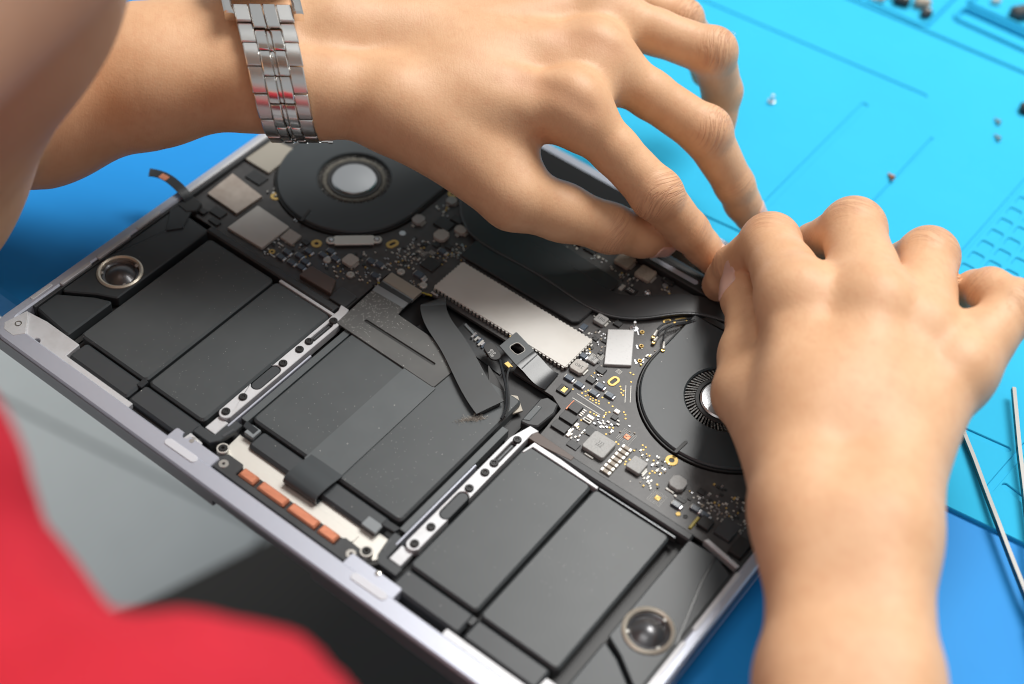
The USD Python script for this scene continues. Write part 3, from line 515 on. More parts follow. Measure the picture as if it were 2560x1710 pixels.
# via dots, pad rows, small passives
vias = [(62.6, 144.2), (63.7, 143.2), (64.9, 143.2), (64.8, 141.7), (66.0, 141.2), (64.6, 149.1), (48.6, 130.4), (53.2, 132.8), (53.7, 134.0), (52.6, 131.2), (54.5, 131.0), (55.1, 132.1), (56.4, 132.1), (57.6, 132.0), (57.0, 130.8), (58.2, 130.8), (59.0, 131.9), (59.9, 130.8), (60.3, 132.2), (61.1, 131.1), (60.3, 134.7), (71.3, 134.1), (72.5, 133.4), (73.7, 131.8), (65.9, 129.2), (66.4, 127.9), (66.5, 126.7), (66.8, 130.3), (66.1, 133.6), (63.9, 134.1), (72.5, 124.7), (71.3, 123.9), (72.2, 120.3), (77.5, 119.7), (78.8, 119.4), (61.6, 153.0), (63.1, 153.0), (86.5, 116.0), (85.9, 114.2), (86.4, 112.9), (88.0, 123.5), (88.0, 125.1), (86.5, 125.2), (91.5, 122.6), (96.5, 117.1), (97.7, 117.1), (96.3, 115.5), (60.9, 125.3), (62.5, 125.6), (63.7, 125.6), (60.5, 119.6), (57.5, 116.8), (49.9, 156.5), (41.2, 152.6), (42.4, 151.3)]
for x, y in vias: put(LB, 'gold_dot', cyl(x, y, .46, B0, B0 + .16, .06, 10), M['gold_soft'])
rows = []
for (x0, y0), (x1, y1), n in (((51.4, 129.7), (64.7, 129.5), 34), ((51.2, 126.7), (64.6, 126.7), 34), ((64.1, 146.0), (68.7, 138.7), 24), ((65.8, 147.2), (70.3, 140.1), 24)):
    for i in range(n):
        x, y = x0 + (x1 - x0) * i / (n - 1), y0 + (y1 - y0) * i / (n - 1); rows.append(bx(x - .13, y - .22, B0, x + .13, y + .22, B0 + .12))
put(LB, 'solder_row', cat_(rows), M['silver_soft'], kind='stuff')
def grid(x, y, nx, ny, px, py, s, a=0):
    o = []
    for i in range(nx):
        for j in range(ny):
            u, v = (i - (nx - 1) / 2) * px, (j - (ny - 1) / 2) * py; c_, s_ = math.cos(a), math.sin(a)
            o.append(bx(x + u * c_ - v * s_ - s, y + u * s_ + v * c_ - s, B0, x + u * c_ - v * s_ + s, y + u * s_ + v * c_ + s, B0 + .1))
    return o
pads = grid(47.0, 152.2, 6, 6, .55, .55, .15) + grid(44.6, 150.6, 5, 4, .5, .5, .14) + grid(57.6, 150.4, 4, 4, .6, .6, .15) + grid(79.2, 124.4, 9, 9, .72, .72, .10) + grid(105.0, 107.6, 9, 9, .7, .7, .09) + grid(-47.6, 150.4, 8, 6, .6, .6, .17) + grid(-44, 153, 5, 4, .6, .6, .17) + grid(92.6, 107.5, 1, 1, 1, 1, .2)
put(LB, 'solder_pads', cat_(pads), M['silver_soft'], kind='stuff')
q2('copper_pad', sq(79.4, 124.6, 2.6, 2.6), B0 + .16, M['copper'], .1); put(LB, 'solder_pads', cat_(grid(79.4, 124.6, 2, 2, 1.2, 1.2, .45)), M['steel_white'], kind='stuff')
q2('copper_pad', sq(105.2, 107.8, 2.4, 2.4), B0 + .16, M['gold_soft'], .1)
taken = [(62, 139, 7)]
areas = [(44, 152, 8, 8, 34), (40, 162, 4, 3, 14), (37, 172, 5, 3, 14), (46.5, 161, 2.5, 6, 12), (62, 162.5, 1.2, 8, 12), (52.4, 142.6, 3.6, 2, 10), (76, 127, 5, 3, 8), (68.5, 125, 4.5, 3.6, 30), (63.2, 113, 2.4, 3.6, 22), (88, 120.5, 3, 2, 12), (97.5, 121, 3.2, 3.4, 26), (99, 111.5, 4, 2.5, 16), (94, 120.6, 3, 1.6, 10), (116, 117.5, 3.5, 2, 10), (127, 122, 8, 8, 80), (132, 116, 7, 4, 40),
         (-88, 114.6, 5, 6, 14), (-70, 119, 9, 4, 34), (-63.5, 129.5, 6, 4, 20), (-56, 137.5, 7, 5, 36), (-51, 148, 5, 6, 42), (-46.5, 143, 4, 4, 18), (-52.4, 156, 4, 3, 16), (-39.6, 152.6, 4, 3, 18), (-34.5, 157.5, 4, 3, 26), (-36, 163, 4, 3, 16), (-51.5, 124.4, 2, 4, 16), (-57.5, 123, 4, 3, 16), (-37.2, 133.8, 4, 1.2, 8), (-95, 106.4, 4, 2, 14), (-98, 113.6, 2.5, 3, 10), (-101, 131, 2, 4, 6), (-122, 136, 3, 3, 8), (-133, 121, 6, 4, 10), (-57, 177, 4, 3, 12), (-55.5, 190, 4, 4, 12), (18, 197.8, 6, 1.8, 14), (30, 196.2, 5, 2.2, 22), (44, 207, 3, 1.2, 10), (48, 201, 2.4, 2, 10), (29.5, 208.6, 4, .6, 8), (-10, 196, 22, 3, 30)]
kinds = [('silver', .55, .34), ('steel_white', .7, .42), ('tan', .55, .35), ('silver_soft', .8, .45), ('chip', .9, .6), ('gold_soft', .45, .45)]
small, count = {k[0]: [] for k in kinds}, 0
for x, y, w, h, n in areas:
    for _ in range(n):
        k, a, b = kinds[rng.choice(6, p=[.3, .2, .14, .16, .12, .08])]
        if (x + y) % 2 < .8: a, b = b, a
        px, py = round((x + rng.uniform(-w, w)) / .95) * .95 + rng.normal(0, .04), round((y + rng.uniform(-h, h)) / .8) * .8 + rng.normal(0, .04)
        if any(abs(px - o[0]) < .9 and abs(py - o[1]) < .75 for o in taken): continue
        taken.append((px, py)); s = rng.uniform(.8, 1.35)
        g = bx(px - a * s / 2 * 1.3, py - b * s / 2 * 1.3, B0, px + a * s / 2 * 1.3, py + b * s / 2 * 1.3, B0 + rng.uniform(.25, .6))
        if s > 1.12 and count < 150: put(LB, 'small_component', g, M[k], smooth=False); count += 1
        else: small[k].append(g)
for k, g in small.items(): put(LB, 'tiny_components', cat_(g), M[k], kind='stuff', smooth=False)

# ------------------------------------------------------------------ fans, heat pipe
for s in (-1, 1):
    fx, fy = fcs[s]
    out = unary_union([Point(fx, fy).buffer(35.0, quad_segs=20), rr(fx - 35, fy, fx + 35, fy + 31.2, 1.0)]).difference(poly([(fx - 36, 184), (fx - 36, 198), (fx - 30, 198)]) if s < 0 else Polygon([(fx + 36, 184), (fx + 36, 198), (fx + 30, 198)]))
    hole = Point(fx, fy).buffer(16.6, quad_segs=20)
    fn = put(LP, 'fan', slab(out.difference(hole), -7.0, -1.1, .6), M['fan'])
    put(fn, 'fan_rim', slab(out.buffer(.9).difference(out.buffer(.15)), -6.5, -2.2, .2), M['plastic'])
    put(fn, 'hub', lathe(fx, fy, [(0, -1.1), (5, -1.15), (9.6, -1.5), (10.3, -2.0), (10.5, -5)], 48), M['hub'] if s < 0 else M['hub'])
    put(fn, 'hub_collar', annulus(fx, fy, 10.6, 12.4, -6, -2.0, .2), M['plastic'])
    put(fn, 'fan_floor', cyl(fx, fy, 16.4, -7, -6.2, 0, 40), M['plastic'])
    bl = []
    for i in range(64):
        a = 2 * math.pi * i / 64
        p0, p1 = np.array([fx + 12.3 * math.cos(a), fy + 12.3 * math.sin(a)]), np.array([fx + 17.6 * math.cos(a + .13), fy + 17.6 * math.sin(a + .13)])
        put(fn, 'blade', slab(LineString([p0, (p0 + p1) / 2 + .12 * rng.normal(size=2), p1]).buffer(.30, cap_style='flat'), -6, -2.4 if s > 0 else -2.6), M['blade'], smooth=False)
    if s < 0: put(fn, 'dusty_ring', annulus(fx, fy, 12.5, 14.6, -3.0, -2.1, .3, 48), M['blade_dusty'])
    put(fn, 'fan_label_recess', slab(stad(fx + s * (-.9), 129.5, fx + s * .2 + (-.6), 136.0, .75), -1.2, -.85, .15), M['plastic'])
    put(LP, 'fin_stack', slab(rr(fx - 33, 197.4, fx + 33, 206.5, .4), -7, -2.6, .1), M['plastic'])
low = [(-130, 203.2), (-100, 202.6), (-77.4, 201.3), (-67.5, 197.9), (-60.8, 193.1), (-54.2, 185.4), (-47.4, 177.9), (-39.2, 172.4), (-30, 170.4), (-10, 170.8), (12, 170.6), (30, 170.0), (39.2, 172.5), (47.4, 177.9), (54.2, 185.4), (60.8, 193.1), (67.5, 197.9), (77.4, 201.3), (100, 202.6), (130, 203.2)]
upp = [(130, 210.4), (72, 210.0), (64.5, 208.2), (58.6, 205.4), (51.8, 200.4), (44.7, 193.4), (39.7, 188.9), (32.1, 184.6), (22.7, 184.4), (-22, 184.2), (-32, 184.6), (-39.7, 188.9), (-44.7, 193.4), (-51.8, 200.4), (-58.6, 205.4), (-64.5, 208.2), (-72, 210.0), (-130, 210.4)]
def sm(pts): return [tuple(p) for p in smooth_path(pts, 90)]
pipe = Polygon(sm(low) + sm(upp))
put(LP, 'heat_pipe', slab(pipe, -2.9, -.55, .55), M['pipe'])
put(LP, 'heat_pipe_edge', slab(LineString(sm(low)[8:-8]).buffer(.32), -1.6, -.72, .1), M['edge'])
put(LP, 'heat_sink_plate', slab(poly([(-33, 158.6), (27.6, 158.6), (29.8, 160.6), (30.4, 171.2), (-33, 171.2)], 1.4), -2.4, -1.1, .3), M['pipe'])
put(LP, 'heat_sink_plate', slab(poly([(-33, 184.0), (29.2, 184.0), (30.2, 187), (29.2, 191.6), (-33, 195.5)], 1.2), -2.6, -1.3, .3), M['pipe'])
put(LP, 'exhaust_mesh', slab(poly([(69, 196.4), (84, 197.4), (92, 200.5), (70, 199.5)]), -2, -1.2, .1), M['plastic'])
# antenna cables and their gold plugs
for i, (a, mid, e) in enumerate((((57.6, 178.6), (59.0, 184.5), (66.5, 197.0)), ((59.8, 175.4), (60.4, 183.0), (67.5, 197.0)), ((64.0, 173.6), (61.8, 183.5), (68.5, 197.2)))):
    pth = smooth_path([(a[0], a[1], -1.2), (mid[0], mid[1], -.6 if i < 2 else -.2), ((mid[0] + e[0]) / 2 + .6, (mid[1] + e[1]) / 2, -1.0), (e[0], e[1], -1.9)], 24)
    put(LP, 'antenna_cable', tube(pth, .42, 8), M['flex_gloss'])
for (a, b), (c, d), zz in (((57.6, 178.8), (58.3, 175.0), -1.8), ((59.9, 175.4), (60.0, 172.6), -1.8), ((64.0, 173.8), (65.9, 170.5), -.5)):
    pth = np.linspace([a, b, zz + .3], [c, d, zz], 6)
    put(LP, 'cable_crimp', tube(pth, [.45, .5, .62, .75, .85, .8], 10), M['silver_soft'])
    put(LP, 'gold_plug', cyl(c + .1, d - .5, .85, zz - .7, zz + .1, .2, 16), M['gold'])

# ------------------------------------------------------------------ trackpad flex, grey plate and loose ribbon in the middle
put(LP, 'well_floor', slab(rr(-49, 93.5, 43, 133, .5), -7.3, -6.2), M['cavity'])
cov = poly([(-46.6, 93.6), (-47.4, 117.4), (-31.0, 118.0), (-30.2, 113.8), (-10.6, 113.0), (6.8, 105.2), (6.1, 92.8)][::-1], .8)
put(LP, 'cover_plate', slab(cov.difference(stad(-37.8, 102.35, -1.8, 102.4, .75)), -1.1, -.4, .15), M['plate'], 'dusty grey plate with a long slot')
put(LP, 'cover_slot', slab(stad(-37.8, 102.35, -1.8, 102.4, .8), -1.2, -1.0), M['plastic'])
put(LP, 'plate_band', slab(poly([(-47.6, 117.4), (-48.0, 121.2), (-31.2, 121.6), (-31.0, 118.0)][::-1]), -1.4, -.6, .1), M['film'])
put(LP, 'plate_band', slab(poly([(-48.0, 121.2), (-48.2, 124.4), (-31.2, 124.4), (-31.2, 121.6)][::-1]), -2.0, -1.2, .1), M['flex'])
put(LP, 'flex_clamp', slab(rr(-48.6, 125.3, -31.6, 131.3, .3), -3.1, -1.3, .2), M['beige']); put(LP, 'flex_clamp', slab(rr(-48.5, 124.2, -31.5, 125.4, .2), -3.1, -1.5, .2), M['film'])
# grey film tape over the middle battery, rolling over the front
pts = [(-1.2, 93.2, -.75), (-1.2, 60, -.75), (-1.2, 36, -.72)] + [(-1.2, 35.0 - 11.5 * t, -.72 + .5 * math.sin(math.pi * t * .9) - 1.2 * t ** 3) for t in np.linspace(.1, 1, 9)]
fold = [(-1.2, 23.5 - 1.6 * math.sin(a), -3.2 + 1.3 * math.cos(a)) for a in np.linspace(.3, math.pi * .95, 9)]
put(LP, 'film_tape', ribbon(pts[:4], 16.4, .25, (1, 0, 0)), M['tape'])
put(LP, 'flex_roll', ribbon([(-.6, 37, -.75), (-.6, 34.4, -.35)] + [(-.6 - .3 * t, 33.6 - 9.4 * t, -.15 + .75 * math.sin(math.pi * t * .75)) for t in np.linspace(0, 1, 8)] + [(-.9, 24.2 - 2.5 * math.sin(a), -2.1 + 2.5 * math.cos(a)) for a in np.linspace(.22, math.pi * .98, 14)] + [(-.9, 27, -4.5)], 16.0, .35, (1, .03, 0)), M['flex_roll'])
# loose black ribbon lying across, its upper end folded down
rib = [(-26.5, 133.0, -5.2), (-24.8, 130.6, -2.4), (-23.2, 128.6, -.4), (-21.2, 126.0, .8), (-17, 122.2, 1.0), (-4, 116.0, .7), (12, 107.4, .8), (30.6, 98.4, 1.0)]
rp = smooth_path(rib, 34)
put(LP, 'loose_ribbon', ribbon(rp, np.linspace(10.5, 12.9, 34), .5, (.44, .9, 0)), M['flex'], 'loose black ribbon cable lying across the battery')
put(LP, 'ribbon_end', ribbon([rp[-2] + [0, 0, -.9], rp[-1] + [.15, -.05, -.9]], 9.5, 1.0, (.44, .9, 0)), M['plastic'])
put(LP, 'well_edge', slab(poly([(-21, 114.8), (-10.5, 113.6), (8, 105.6), (9.0, 107.2), (-9, 116.0), (-20.6, 117)]), -3.2, -2.4, .2), M['flex_gloss'])
# trackpad controller parts glinting under the ribbon
put(LP, 'controller_board', slab(poly([(-9, 122), (20, 119), (20, 130), (-9, 132)]), -6.2, -5.6), M['plastic_grey'])
for i in range(16):
    t = i / 15; x, y = -1 + 14 * t, 128.2 - 4.0 * t
    put(LP, 'controller_chip', bx(x - .5, y + rng.uniform(-2.2, 1.2), -5.6, x + .5, y + rng.uniform(1.4, 2.2), -4.9 + rng.uniform(0, .5), .1), M['silver' if i % 3 == 0 else ('chip_blue' if i % 3 == 1 else 'silver_soft')])
put(LP, 'controller_strip', slab(poly([(-8, 130.5), (2, 127.6), (2, 128.8), (-8, 131.8)]), -5.6, -5.0, .1), M['film'])
# bracket with its rounded window, clip flex and pull tab
clip = poly([(13.0, 127.2), (24.6, 123.4), (25.6, 134.6), (13.6, 138.0)], .4)
win = affinity.rotate(rr(16.9, 128.4, 22.4, 133.2, 1.5), -14, origin=(19.6, 130.8))
put(LP, 'bracket', slab(clip.difference(win), -.5, .1, .15), M['tape'], 'grey bracket with a rounded window')
put(LP, 'bracket_rim', slab(win.buffer(.28).difference(win.buffer(-.05)), -.3, .25, .1), M['silver_soft'])
put(LP, 'clip_flex', ribbon(smooth_path([(24.4, 129, -.2), (26.8, 128.6, -.3), (29.2, 128.4, -1.0), (31.8, 128, -1.8), (33, 127.8, -2.1), (40.0, 127.4, -2.2)], 20), 10.6, .4, (.05, 1, 0)), M['flex_gloss'])
put(LP, 'clip_seam', slab(poly([(27.2, 123.8), (27.6, 123.8), (27.9, 134), (27.5, 134)]), -.6, .06), M['edge'])
put(LP, 'pull_tab', slab(affinity.rotate(stad(10.2, 124.0, 14.6, 122.6, 2.6), -8, origin=(12, 123)), -.9, -.2, .2), M['plastic'])
for k, tx in enumerate(('010', '7 06')):
    t = meshkit.text_mesh(tx, 1.15, .03); t.apply_transform(trimesh.transformations.rotation_matrix(math.radians(-14), [0, 0, 1])); t.apply_translation([11.2, 122.9 - 1.5 * k, -.19]); put(LP, 'tab_print', t, M['print'], smooth=False)
put(LP, 'gold_tab', slab(poly([(13.4, 139.2 - 3.0), (17, 134.5), (13.8, 133.4), (12.0, 135.6)], .2), -2, -1.4, .1), M['gold_soft']); put(LP, 'gold_tab', slab(poly([(19.8, 121.6), (22.6, 121.0), (23.8, 122.6), (20.4, 123.6)], .2), -1.6, -.9, .1), M['gold_soft'])
put(LP, 'black_cable', tube(smooth_path([(18.2, 121.0, .2), (23.2, 116.0, 1.4), (30.0, 109.6, 1.6), (35.2, 102.6, .8), (37.0, 97.4, .2)], 26), .55, 7), M['flex_gloss'])
put(LP, 'black_cable', tube(smooth_path([(23.6, 121.2, 0), (26.8, 114.4, 1.2), (33.4, 107.0, 1.2), (37.6, 99, .3)], 22), .45, 7), M['flex'])
put(LP, 'flap', slab(poly([(14.5, 117.6), (27.6, 111.4), (31.5, 107.5), (20.5, 110.5)], .3), -2.2, -1.4, .15), M['plastic']); put(LP, 'flap', slab(poly([(24, 108.5), (36.5, 103), (39.6, 108.6), (33.4, 113.4)], .3), -4.2, -3.4, .15), M['beige'])
# black connector block on the right of the plate
put(LP, 'cable_block', slab(poly([(43.0, 101.9), (42.2, 116.2), (44.0, 119.0), (49.4, 118.8), (51.0, 114.0), (50.0, 104.4), (46.4, 102.4)][::-1], .8), -4.8, -.9, .5), M['plastic_grey'])
put(LP, 'cable_block', slab(poly([(43.2, 103), (42.8, 112.5), (45.6, 113.4), (46.0, 104.4)][::-1], .4), -1.6, -.6, .3), M['tape'])
put(LP, 'loose_flex', ribbon(smooth_path([(-142.5, 105.4, -2.0), (-147, 106.2, 1.2), (-154, 107.2, 2.4), (-161.4, 107.6, 2.2), (-168, 104.8, 2.4)], 20), 4.6, .35, (.1, 1, 0)), M['flex_gloss'], 'black flex end sticking out over the left side')
put(LP, 'flex_contact', slab(affinity.rotate(rr(-162.8, 105.2, -158.6, 108.4, .5), 5), 2.4, 2.75, .1), M['copper'])
put(LP, 'side_bracket', slab(poly([(-146, 100.4), (-140, 99.6), (-137, 103), (-138.5, 108), (-146, 109)], .6), -3.2, -.3, .4), M['plastic'])
put(LP, 'cloth_tape', slab(poly([(-146.2, 95.8), (-138.6, 86.0), (-134.2, 92), (-139.5, 103.6), (-145.5, 103.4)], .4), -2.2, -.7, .2), M['flex_gloss'])

# lint caught on the middle battery
lint = []
for i in range(220):
    t = rng.beta(2.2, 1.4); c0 = np.array([22.4 + 8.6 * t, 84.6 + 9.4 * t, -.95]) + rng.normal(0, [.32, .32, .2])
    d = rng.normal(0, 1, 3) * [.7, .65, .5] * (1.5 if rng.random() < .12 else .8); p = [c0, c0 + d * .7 + rng.normal(0, .2, 3), c0 + d * 1.4]
    p = np.array(p); p[:, 2] = np.clip(p[:, 2], -1.1, .8)
    lint.append(tube(smooth_path(p, 5), .055, 3, False))
put(None, 'dust_clump', cat_(lint), M['lint'], 'small tuft of grey lint beside the end of the black ribbon', cat='lint')

# ------------------------------------------------------------------ the person: bodies as smooth unions of tapered bones, meshed by surface nets
_BB = [None, None, None]
def outside(f, p):
    """A constant when the whole batch of points lies far from the bone: it cannot matter there."""
    if len(p) > 30000: return None
    if _BB[0] is not p: _BB[0], pt = p, np.ascontiguousarray(p.T); _BB[1], _BB[2] = pt.min(1), pt.max(1)
    gap = np.maximum(np.maximum(f.lo - _BB[2], _BB[1] - f.hi), 0); d = math.sqrt((gap * gap).sum())
    return np.full(len(p), d) if d > 22 else None
def cone(a, ra, b, rb):
    a, b = np.asarray(a, float), np.asarray(b, float); ab = b - a; L = ab @ ab + 1e-9
    def f(p):
        far = outside(f, p)
        if far is not None: return far
        q = p - a; t = np.clip((q @ ab) / L, 0, 1); q = q - t[:, None] * ab; return np.sqrt(np.einsum('ij,ij->i', q, q)) - (ra + (rb - ra) * t)
    f.lo, f.hi = np.minimum(a - ra, b - rb), np.maximum(a + ra, b + rb)
    return f
def ell(c, r):
    c, r = np.asarray(c, float), np.asarray(r, float)
    def f(p):
        far = outside(f, p)
        if far is not None: return far
        q = (p - c) / r; k0 = np.linalg.norm(q, axis=1); k1 = np.linalg.norm(q / r, axis=1) + 1e-9; return k0 * (k0 - 1) / k1
    f.lo, f.hi = c - r, c + r
    return f
def smin(a, b, k):
    h = np.clip(.5 + .5 * (b - a) / k, 0, 1); return b + (a - b) * h - k * h * (1 - h)
def union(fs, k):
    def f(p):
        d = fs[0](p)
        for g in fs[1:]: d = smin(d, g(p), k)
        return d
    f.lo, f.hi = np.min([g.lo for g in fs], 0), np.max([g.hi for g in fs], 0)
    return f
def carve(f0, g, k):
    def f(p): return -smin(-f0(p), g(p), k)
    f.lo, f.hi = f0.lo, f0.hi
    return f
def nets(f, h, lo=None, hi=None, clip=None, relax=1):
    lo = np.asarray(f.lo if lo is None else lo, float) - 4 * h; hi = np.asarray(f.hi if hi is None else hi, float) + 4 * h
    B = 6; nb = np.ceil((hi - lo) / (h * B)).astype(int); n = nb * B + 1
    D = np.full(n, 1e3, np.float32)
    bc = np.stack(np.meshgrid(*[np.arange(k) for k in nb], indexing='ij'), -1).reshape(-1, 3)
    ctr = lo + (bc + .5) * B * h; d0 = f(ctr); near = np.abs(d0) < B * h * .87 * 1.15 + 1.5
    inside = bc[(~near) & (d0 < 0)]
    for x, y, z in inside: D[x * B:(x + 1) * B + 1, y * B:(y + 1) * B + 1, z * B:(z + 1) * B + 1] = -1e3
    loc = np.stack(np.meshgrid(*[np.arange(B + 1)] * 3, indexing='ij'), -1).reshape(-1, 3)
    bb = bc[near]; bb = bb[np.lexsort((bb[:, 2] // 4, bb[:, 1] // 4, bb[:, 0] // 4))]
    for c in range(0, len(bb), 48):
        idx = bb[c:c + 48, None, :] * B + loc[None]; fl = idx.reshape(-1, 3); D[fl[:, 0], fl[:, 1], fl[:, 2]] = f(lo + fl * h)
    S = D < 0
    cs = [S[i:n[0] - 1 + i, j:n[1] - 1 + j, k:n[2] - 1 + k] for i in (0, 1) for j in (0, 1) for k in (0, 1)]
    tot = sum(c.astype(np.int8) for c in cs); act = np.argwhere((tot > 0) & (tot < 8))
    vid = np.full(np.array(n) - 1, -1, np.int64); vid[act[:, 0], act[:, 1], act[:, 2]] = np.arange(len(act))
    acc, cnt = np.zeros((len(act), 3)), np.zeros(len(act)); offs = [(i, j, k) for i in (0, 1) for j in (0, 1) for k in (0, 1)]
    val = [D[act[:, 0] + i, act[:, 1] + j, act[:, 2] + k] for i, j, k in offs]
    for a in range(8):
        for b in range(a + 1, 8):
            if sum(abs(np.subtract(offs[a], offs[b]))) != 1: continue
            va, vb = val[a], val[b]; cr = (va < 0) != (vb < 0); t = np.where(cr, va / np.where(cr, va - vb, 1), 0)
            acc += cr[:, None] * (np.array(offs[a]) + t[:, None] * (np.array(offs[b]) - np.array(offs[a]))); cnt += cr
    V = lo + (act + acc / cnt[:, None]) * h
    F = []
    for ax in range(3):
        u, v = (ax + 1) % 3, (ax + 2) % 3
        s0 = S[tuple(slice(0, n[a] - 1) if a == ax else slice(1, n[a] - 1) for a in range(3))]; s1 = S[tuple(slice(1, n[a]) if a == ax else slice(1, n[a] - 1) for a in range(3))]
        e = np.argwhere(s0 != s1); fl = s0[e[:, 0], e[:, 1], e[:, 2]]; e = e + [0 if a == ax else 1 for a in range(3)]
        q = []
        for du, dv in ((-1, -1), (0, -1), (0, 0), (-1, 0)):
            g = e.copy(); g[:, u] += du; g[:, v] += dv; q.append(vid[g[:, 0], g[:, 1], g[:, 2]])
        q = np.stack(q, 1); q = np.where(fl[:, None], q, q[:, ::-1]); F += [q[:, [0, 1, 2]], q[:, [0, 2, 3]]]
    F = np.vstack(F)
    order = np.lexsort((act[:, 2] // 24, act[:, 1] // 24, act[:, 0] // 24)); V0 = V
    for _ in range(relax):
        V0 = V; V = V.copy()
        for c in range(0, len(order), 8000): V[order[c:c + 8000]] = project(f, V0[order[c:c + 8000]])
    return trimesh.Trimesh(V, F, process=False)
def project(f, V):
    if 1:
        e = .4; g = np.stack([f(V + [e, 0, 0]) - f(V - [e, 0, 0]), f(V + [0, e, 0]) - f(V - [0, e, 0]), f(V + [0, 0, e]) - f(V - [0, 0, e])], 1) / (2 * e)
        V = V - (f(V) / np.maximum((g * g).sum(1), .2))[:, None] * g
    return V

LEFT = {'i_tip': (57.0, 221.0, 8.0, 7.2), 'i_dip': (45.7, 214.9, 22.3, 8.6), 'i_pip': (31.9, 205.5, 42.0, 10.6), 'i_mcp': (-10.2, 199.5, 69.9, 12.5), 'm_tip': (54.0, 258.2, 4.8, 7.4), 'm_dip': (44.7, 254.1, 21.0, 8.6), 'm_pip': (28.3, 248.2, 45.9, 10.8), 'm_mcp': (-21.1, 230.3, 71.2, 12.5), 'r_tip': (21.5, 276.7, 23.5, 7.2), 'r_dip': (16.6, 282.6, 40.8, 8.8), 'r_pip': (10.4, 276.3, 63.1, 10.4), 'r_mcp': (-36.7, 256.8, 71.6, 12.0), 'p_tip': (-5.9, 308.7, 23.0, 6.4), 'p_dip': (-11.9, 310.3, 37.7, 7.2), 'p_pip': (-14.9, 293.3, 58.5, 8.8), 'p_mcp': (-56.8, 280.1, 66.4, 11.0), 't_tip': (34.9, 212.9, 12.7, 8.2), 't_ip': (19.9, 192.6, 23.7, 10.2), 't_mcp': (-12.4, 166.2, 41.1, 14.0), 't_cmc': (-65.4, 152.2, 67.0, 14.0), 'w_rad': (-92.6, 137.9, 69.6, 14.0), 'w_uln': (-108.8, 163.0, 77.3, 13.5), 'a_rad': (-110.9, 124.7, 71.4, 16.0), 'a_uln': (-128.1, 142.0, 76.4, 16.0)}
RIGHT = {'i_tip': (66.0, 212.1, 5.2, 7.2), 'i_dip': (71.0, 210.7, 21.7, 8.2), 'i_pip': (84.2, 210.2, 42.9, 12.0), 'i_mcp': (113.2, 178.7, 56.4, 13.0), 'm_tip': (95.8, 228.0, 18.5, 7.2), 'm_dip': (94.9, 231.2, 34.5, 8.4), 'm_pip': (110.2, 226.3, 55.5, 12.6), 'm_mcp': (138.7, 186.8, 63.3, 12.8), 'r_tip': (128.4, 236.4, 22.2, 7.0), 'r_dip': (125.8, 240.1, 34.2, 8.2), 'r_pip': (139.6, 235.1, 53.1, 11.6), 'r_mcp': (156.6, 192.0, 58.6, 12.0), 'p_tip': (159.4, 238.4, 44.7, 8.0), 'p_dip': (167.8, 228.8, 58.8, 8.8), 'p_pip': (179.1, 223.9, 61.8, 10.2), 'p_mcp': (175.3, 186.4, 56.1, 12.0), 't_tip': (79.4, 203.5, 20.4, 8.6), 't_ip': (93.9, 187.9, 24.5, 10.4), 't_mcp': (113.4, 150.0, 27.1, 13.0), 't_cmc': (151.6, 116.6, 45.5, 14.0), 'w_rad': (163.0, 98.9, 53.6, 15.5), 'w_uln': (182.3, 113.6, 55.1, 15.5)}
def P3(J, k): return np.array(J[k][:3])
